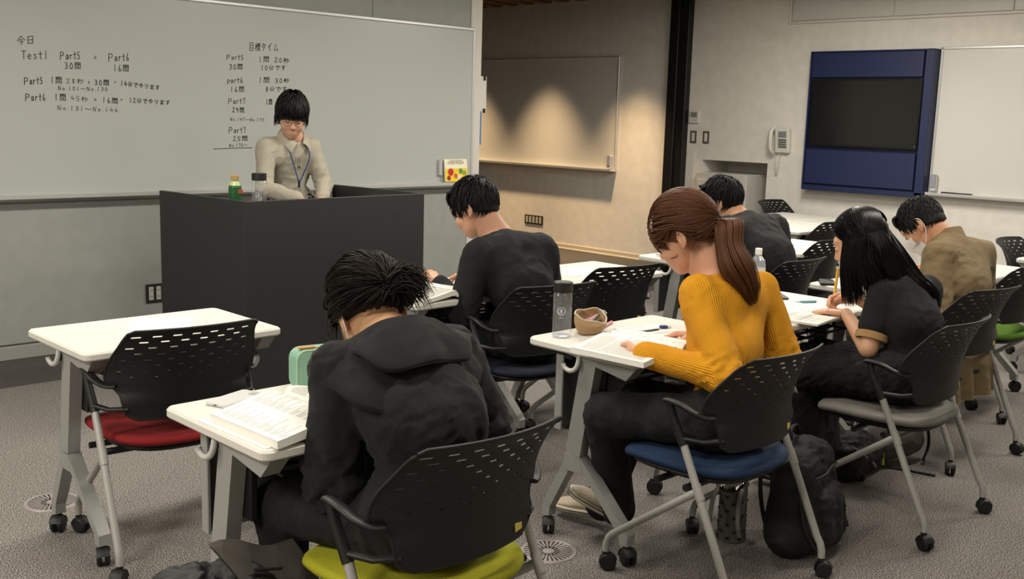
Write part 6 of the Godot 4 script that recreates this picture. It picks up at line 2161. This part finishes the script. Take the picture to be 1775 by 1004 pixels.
# ---- yellow ribbed sweater
func person_yellow() -> void:
	var sp := {hip = V(2.815, 0.555, -1.845), c7 = V(2.885, 0.985, -1.945), shL = V(2.762, 0.945, -1.955), shR = V(3.055, 0.940, -1.905), elL = V(2.712, 0.705, -1.785), elR = V(3.105, 0.700, -1.82), wrL = V(2.622, 0.748, -2.068), wrR = V(2.99, 0.755, -2.10),
		head = V(2.832, 1.122, -2.07), turn = [0.302, -0.56, 0.05], knL = V(2.650, 0.500, -2.225), knR = V(2.89, 0.500, -2.26), anL = V(2.795, 0.120, -2.27), anR = V(2.84, 0.09, -2.38), toeL = V(2.63, 0.215, -2.50), toeR = V(2.80, 0.03, -2.6), female = true, slouch = 0.0, sneakers = true,
		handL = [V(0.10, -0.42, -0.85), V(0.75, -0.45, 0.2), [0.75, 0.8, 0.85, 0.9, 0.6], V(-0.3, 0.75, -0.5)], handR = [V(-0.35, -0.1, -0.9), V(-0.1, -0.9, 0.1), [0.4, 0.45, 0.5, 0.5, 0.5]],
		shoes = cloth(Color(0.76, 0.70, 0.62), 0.9, 8.0, 0.4), legs = cloth(Color(0.075, 0.072, 0.072)), bulk = 0.92, arm = [0.066, 0.060, 0.056, 0.047], leg_r = [0.086, 0.070, 0.066, 0.066], skin = Color(0.80, 0.60, 0.49)}
	var t := figure("person", "woman with a brown ponytail in a mustard yellow ribbed sweater", sp)
	var fo := Folds.new(0.004, 51)
	fo.joints = [[sp.elL, 0.15, 0.013], [sp.elR, 0.15, 0.012], [sp.shL, 0.12, 0.006]]
	fo.rib = 0.02
	shirt(t, sp, "ribbed_sweater", ribbed(Color(0.82, 0.56, 0.05), 0.9), fo, 0.010)
	# hair swept back to a ponytail
	var hx := Transform3D(sp.hx.basis, sp.hx.origin + sp.shift)
	var rng := RandomNumberGenerator.new(); rng.seed = 88
	var h := MB.new()
	hair_cap(h, hx, 0.008, 0.030, -0.075)
	h.xf = hx
	var tie := V(0.0, -0.012, 0.124)
	var dn := (tie - V(0, 0.03, 0.013)).normalized()
	for i in 1500:
		var n := V(rng.randfn(), rng.randfn(), rng.randfn()).normalized()
		var root := on_skull(n, 0.0)
		if not grows(root, 0.042, -0.075): continue
		if n.dot(dn) < -0.985: continue
		var pts := []
		var end := dn.rotated(V(rng.randfn(), rng.randfn(), rng.randfn()).normalized(), 0.10)
		for s in 6:
			var k := s / 5.0
			var hp := on_skull(n.slerp(end, k), 0.006 + 0.012 * sin(PI * (0.25 + 0.7 * k)) + rng.randf_range(0, 0.002))
			if absf(hp.x) > 0.05 and hp.z > -0.035 and hp.z < 0.048 and hp.y < 0.034: hp.y = 0.034 + rng.randf_range(0, 0.006)
			pts.append(hp)
		lock(h, pts, 0.0042 * rng.randf_range(0.6, 1.1), 0.4, 3)
	# side fringe lying on the forehead and falling past the temple
	for i in 150:
		var sd := -1.0 if i % 3 else 1.0
		var q := rng.randf()
		var n0 := V(sd * 0.15, 0.9, -0.75).normalized(); var n1 := V(sd * (0.35 + 0.3 * q), 0.45, -0.95).normalized(); var n2 := V(sd * (0.5 + 0.45 * q), -0.02, -0.95 + 0.2 * q).normalized()
		var e := on_skull(n2, 0.006)
		lock(h, [on_skull(n0, 0.007), on_skull(n1, 0.016), e, e + V(sd * 0.004, -0.035 - 0.02 * q, 0.004 + 0.01 * q)], 0.0034 * rng.randf_range(0.7, 1.2))
	for i in 14:
		var p := V(-0.082, rng.randf_range(0.0, 0.03), rng.randf_range(0.014, 0.045))
		lock(h, [p, p + V(-0.004, -0.035, 0.006), p + V(0.004, -0.085, 0.0 + rng.randf_range(-0.01, 0.01))], 0.002)
	h.xf = Transform3D()
	var o: Vector3 = sp.shift
	var tw: Vector3 = hx * tie
	for i in 420:
		var a := rng.randf() * TAU
		var q := sqrt(rng.randf())
		var e := V(cos(a), sin(a) * 0.5, sin(a)) * q
		var len_k := rng.randf_range(0.45, 1.0)
		var p1: Vector3 = V(2.848, 1.098, -1.900) + o + e * 0.040
		var p2: Vector3 = V(2.850, 1.034, -1.866) + o + e * 0.052
		var p3: Vector3 = V(2.874, 0.975, -1.838) + o + e * 0.038
		var p4: Vector3 = V(2.900, 0.912, -1.828) + o + e * 0.016
		lock(h, [tw + e * 0.010, tw.lerp(p1, 0.5) + V(0.004, 0.026, 0.014) + e * 0.024, p1, p2, p3, p3.lerp(p4, len_k)], 0.0044 * rng.randf_range(0.7, 1.2), 0.4, 3)
	face_lines(h, hx)
	part("hair", h, hair_mat(Color(0.34, 0.21, 0.125), 0.45), t)
	var tb := MB.new()
	tb.xf = hx
	var ring := []
	for i in 13: ring.append(tie + V(cos(TAU * i / 12) * 0.018, sin(TAU * i / 12) * 0.018, 0.004))
	tb.tube(ring, 0.007, 6)
	part("hair_tie", tb, mats.black_paint, t)

# ---- long black hair, short-sleeved black knit
func person_long_hair() -> void:
	var sp := {hip = V(3.865, 0.555, -1.730), c7 = V(3.935, 0.920, -1.820), shL = V(3.830, 0.862, -1.840), shR = V(4.105, 0.855, -1.795), elL = V(3.738, 0.650, -1.838), elR = V(4.20, 0.665, -1.86), wrL = V(3.868, 0.748, -2.010), wrR = V(4.085, 0.775, -2.075),
		head = V(3.850, 1.040, -1.962), turn = [0.317, -0.36, -0.02], knL = V(3.71, 0.515, -2.14), knR = V(3.98, 0.515, -2.15), anL = V(3.72, 0.09, -2.10), anR = V(3.98, 0.09, -2.12), female = true, slouch = 0.03, sleeve = 0.60, skirt = true,
		handL = [V(-0.02, -0.10, -1.0), V(0, -1, 0.1), [0.06, 0.08, 0.10, 0.14, 0.1], V(1, 0, 0.1)], handR = [V(-0.42, -0.05, -0.80), V(-0.50, -0.55, 0.2), [0.62, 0.66, 0.75, 0.8, 0.8], V(-0.55, 0.75, 0.2)], cell = 0.0034,
		legs = cloth(Color(0.035, 0.035, 0.037)), bulk = 0.90, arm = [0.066, 0.060, 0.048, 0.036], skin = Color(0.80, 0.60, 0.47)}
	var t := figure("person", "woman with long straight black hair in a black short-sleeved knit top", sp)
	var fo := Folds.new(0.005, 61)
	fo.joints = [[sp.shL, 0.12, 0.006], [sp.mid, 0.2, 0.008]]
	fo.rib = 0.02
	shirt(t, sp, "knit_top", ribbed(Color(0.055, 0.057, 0.062), 0.6), fo, 0.010)
	# tan cuffs and collar band
	var tan := cloth(Color(0.60, 0.47, 0.30), 0.9, 10.0, 0.3)
	for s in [-1, 1]:
		var sh: Vector3 = sp.shL if s < 0 else sp.shR
		var el: Vector3 = sp.elL if s < 0 else sp.elR
		var ax := (el - sh).normalized()
		var e: Vector3 = sh.lerp(el, 0.60) + ax * 0.052 + sp.shift
		var cu := MB.new()
		cu.tube([e - ax * 0.022, e - ax * 0.020, e + ax * 0.004, e + ax * 0.006], [0.058, 0.0635, 0.062, 0.055], 22, false)
		part("cuff", cu, tan, t)
	neckband(t, sp, tan)
	# hair
	var hx := Transform3D(sp.hx.basis, sp.hx.origin + sp.shift)
	var rng := RandomNumberGenerator.new(); rng.seed = 5
	var h := MB.new()
	hair_cap(h, hx, 0.005, 0.078, -0.06)
	var o: Vector3 = sp.shift
	for i in 1700:
		# roots along a parting, combed to both sides
		var side := -1.0 if rng.randf() < 0.62 else 1.0
		var zz := rng.randf_range(-0.78, 0.95)
		var n0 := V(side * 0.05, 0.80 if zz < -0.4 else 1.0, zz).normalized()
		var fz: float = clampf(zz * 0.75 + rng.randf_range(-0.12, 0.35), -0.52, 1.0)
		var n1 := V(side, 0.0, fz * 1.1).normalized()
		var pts := []
		for s in 4:
			pts.append(hx * on_skull(n0.slerp(n1, s / 3.0), 0.008 + 0.006 * s / 3.0))
		var last: Vector3 = pts[3]
		if n1.z < 0.30 and side < 0:
			# curtain of hair hanging beside the cheek towards the page
			var e := V(rng.randf_range(-0.012, 0.012), 0, rng.randf_range(-0.012, 0.012))
			var l := rng.randf_range(0.75, 1.0)
			pts.append(last + V(0.006, -0.08, 0.0) * l + e * 0.4)
			var bz: float = maxf(n1.z, 0.0)
			pts.append(last + V(0.020, -0.17, 0.006 + 0.16 * bz) * l + e)
			pts.append(last + V(0.034, -0.27 + 0.10 * bz, 0.016 + 0.32 * bz) * l + e)
		elif n1.z < 0.85 and side < 0 and rng.randf() < 0.5:
			# hair lying on the side of the neck and the shoulder
			var e := V(rng.randf_range(-0.010, 0.012), 0, rng.randf_range(-0.012, 0.012))
			pts.append(last + V(0.004, -0.075, 0.012) + e * 0.5)
			pts.append(last + V(0.010, -0.130, 0.034) + e)
			pts.append(last + V(0.035, -0.185, 0.072) + e)
		else:
			var w := rng.randf()
			var e := V(rng.randf_range(-0.050, 0.050), 0, rng.randf_range(-0.012, 0.012))
			if side > 0: e.x += 0.035
			else: e = V(lerpf(-0.110, 0.05, w), lerpf(0.030, 0.0, w), lerpf(-0.055, 0.012, w))
			var back: Vector3 = V(3.905, 0.920, -1.768) + o + e
			var tip: Vector3 = V(3.975, 0.800 + 0.05 * w, -1.712) + o + e * 0.75
			pts.append(last.lerp(back, 0.5) + V(-0.016, 0.010, 0.010))
			pts.append(back)
			pts.append(back.lerp(tip, 0.55) + V(0, 0.004, 0.008))
			pts.append(tip)
		lock(h, pts, 0.0044 * rng.randf_range(0.6, 1.15), 0.4, 3)
	face_lines(h, hx)
	part("hair", h, hair_mat(Color(0.030, 0.024, 0.022), 0.34), t)

# ---- khaki shirt with mask
func person_khaki() -> void:
	var sp := {hip = V(4.81, 0.555, -1.96), c7 = V(4.955, 0.975, -2.075), shL = V(4.785, 0.910, -2.045), shR = V(5.105, 0.905, -1.985), elL = V(4.675, 0.630, -1.985), elR = V(5.20, 0.66, -2.02), wrL = V(4.86, 0.75, -2.20), wrR = V(5.19, 0.775, -2.235),
		head = V(4.925, 1.036, -2.204), turn = [0.115, -0.862, -0.046], knL = V(4.72, 0.50, -2.36), knR = V(4.98, 0.50, -2.38), anL = V(4.72, 0.09, -2.34), anR = V(4.98, 0.09, -2.36), slouch = 0.05,
		handR = [V(-0.25, 0.1, -0.95), V(-0.7, -0.6, 0.0), [0.6, 0.65, 0.7, 0.75, 0.8], V(-0.6, 0.75, 0.0)],
		legs = cloth(Color(0.20, 0.18, 0.14)), bulk = 1.10, arm = [0.070, 0.066, 0.060, 0.050], skin = Color(0.78, 0.57, 0.44)}
	var t := figure("person", "man in a khaki shirt and white mask bent over his desk", sp)
	var fo := Folds.new(0.009, 72)
	fo.joints = [[sp.elL, 0.20, 0.024], [sp.elR, 0.18, 0.02], [sp.shL, 0.15, 0.010], [sp.mid, 0.22, 0.010], [sp.hip, 0.2, 0.014]]
	var khaki := cloth(Color(0.44, 0.37, 0.255), 0.85, 8.0, 0.35, 0.1)
	var sh := shirt(t, sp, "shirt", khaki, fo, 0.012)
	# stand-up collar, yoke seam and the tail hanging over the seat
	var u: Vector3 = (sp.c7 - sp.hip).normalized()
	var lt: Vector3 = (sp.shR - sp.shL).normalized()
	var bk: Vector3 = sp.bk
	var c: Vector3 = sp.c7 + sp.shift
	var m := MB.new()
	var rows := []
	for k in 5:
		var row := PackedVector3Array()
		for i in 15:
			var a := lerpf(-0.75, PI + 0.75, i / 14.0)
			var r := [0.066, 0.069, 0.074, 0.082, 0.092][k] as float
			row.append(c - bk * 0.022 + lt * cos(a) * r + bk * sin(a) * r + u * ([0.048, 0.052, 0.045, 0.022, -0.004][k] as float + 0.006 * sin(a)))
		rows.append(row)
	m.grid(rows)
	part("collar", m, khaki, sh)
	m = MB.new()
	var seam := []
	for i in 13:
		var x := (i / 12.0 - 0.5) * 0.26
		seam.append(c + lt * x + bk * (0.082 - x * x * 1.6) - u * 0.105)
	m.tube(seam, 0.0022, 5)
	part("yoke_seam", m, khaki, sh)
	m = MB.new()
	rows = []
	for k in 9:
		var v := k / 8.0
		var row := PackedVector3Array()
		for i in 21:
			var x := i / 20.0
			row.append(V(lerpf(-0.215, 0.115, x) + 0.012 * v * sin(x * 9.0), lerpf(0.50, 0.295 + 0.02 * x, v), 0.185 + 0.055 * sqrt(v) + 0.016 * sin(x * 17.0 + 1.0) * v))
		rows.append(row)
	var keep := Basis(Vector3.UP, -0.144)
	m.xf = Transform3D(keep, V(4.776, 0, -2.017) + sp.shift)
	m.grid(rows)
	for r in rows.size(): rows[r] = offset_row(rows[r], V(0, 0, 0.004))
	m.grid(rows)
	part("shirt_tail", m, khaki, sh)
	short_hair(t, sp, Color(0.055, 0.042, 0.036), 12, 0.042, 0.006, 0.07)
	face_mask(t, Transform3D(sp.hx.basis, sp.hx.origin + sp.shift))

func offset_row(row: PackedVector3Array, d: Vector3) -> PackedVector3Array:
	var out := PackedVector3Array()
	for p in row: out.append(p + d)
	return out

# ---- black T-shirt, second from the back
func person_black_shirt() -> void:
	var sp := {hip = V(4.89, 0.555, -2.97), c7 = V(4.875, 0.985, -3.175), shL = V(4.715, 0.925, -3.165), shR = V(5.085, 0.925, -3.11), elL = V(4.67, 0.66, -3.16), elR = V(5.15, 0.68, -3.10), wrL = V(4.78, 0.75, -3.36), wrR = V(5.00, 0.75, -3.36),
		head = V(4.866, 1.068, -3.315), turn = [0.243, -0.34, 0.07], knL = V(4.77, 0.49, -3.40), knR = V(5.02, 0.49, -3.40), anL = V(4.77, 0.09, -3.36), anR = V(5.02, 0.09, -3.36), slouch = 0.06,
		legs = cloth(Color(0.05, 0.05, 0.06)), bulk = 1.18, arm = [0.068, 0.060, 0.05, 0.04], sleeve = 0.85, skin = Color(0.77, 0.57, 0.44)}
	var t := figure("person", "man with short dark hair in a black T-shirt behind the yellow sweater", sp)
	var fo := Folds.new(0.007, 83)
	fo.joints = [[sp.shL, 0.14, 0.008], [sp.shR, 0.14, 0.008], [sp.mid, 0.22, 0.010]]
	var blk := cloth(Color(0.072, 0.074, 0.080), 0.95, 9.0, 0.3)
	shirt(t, sp, "t_shirt", blk, fo, 0.013)
	neckband(t, sp, blk)
	short_hair(t, sp, Color(0.034, 0.03, 0.03), 45, 0.060, 0.014, 0.06)
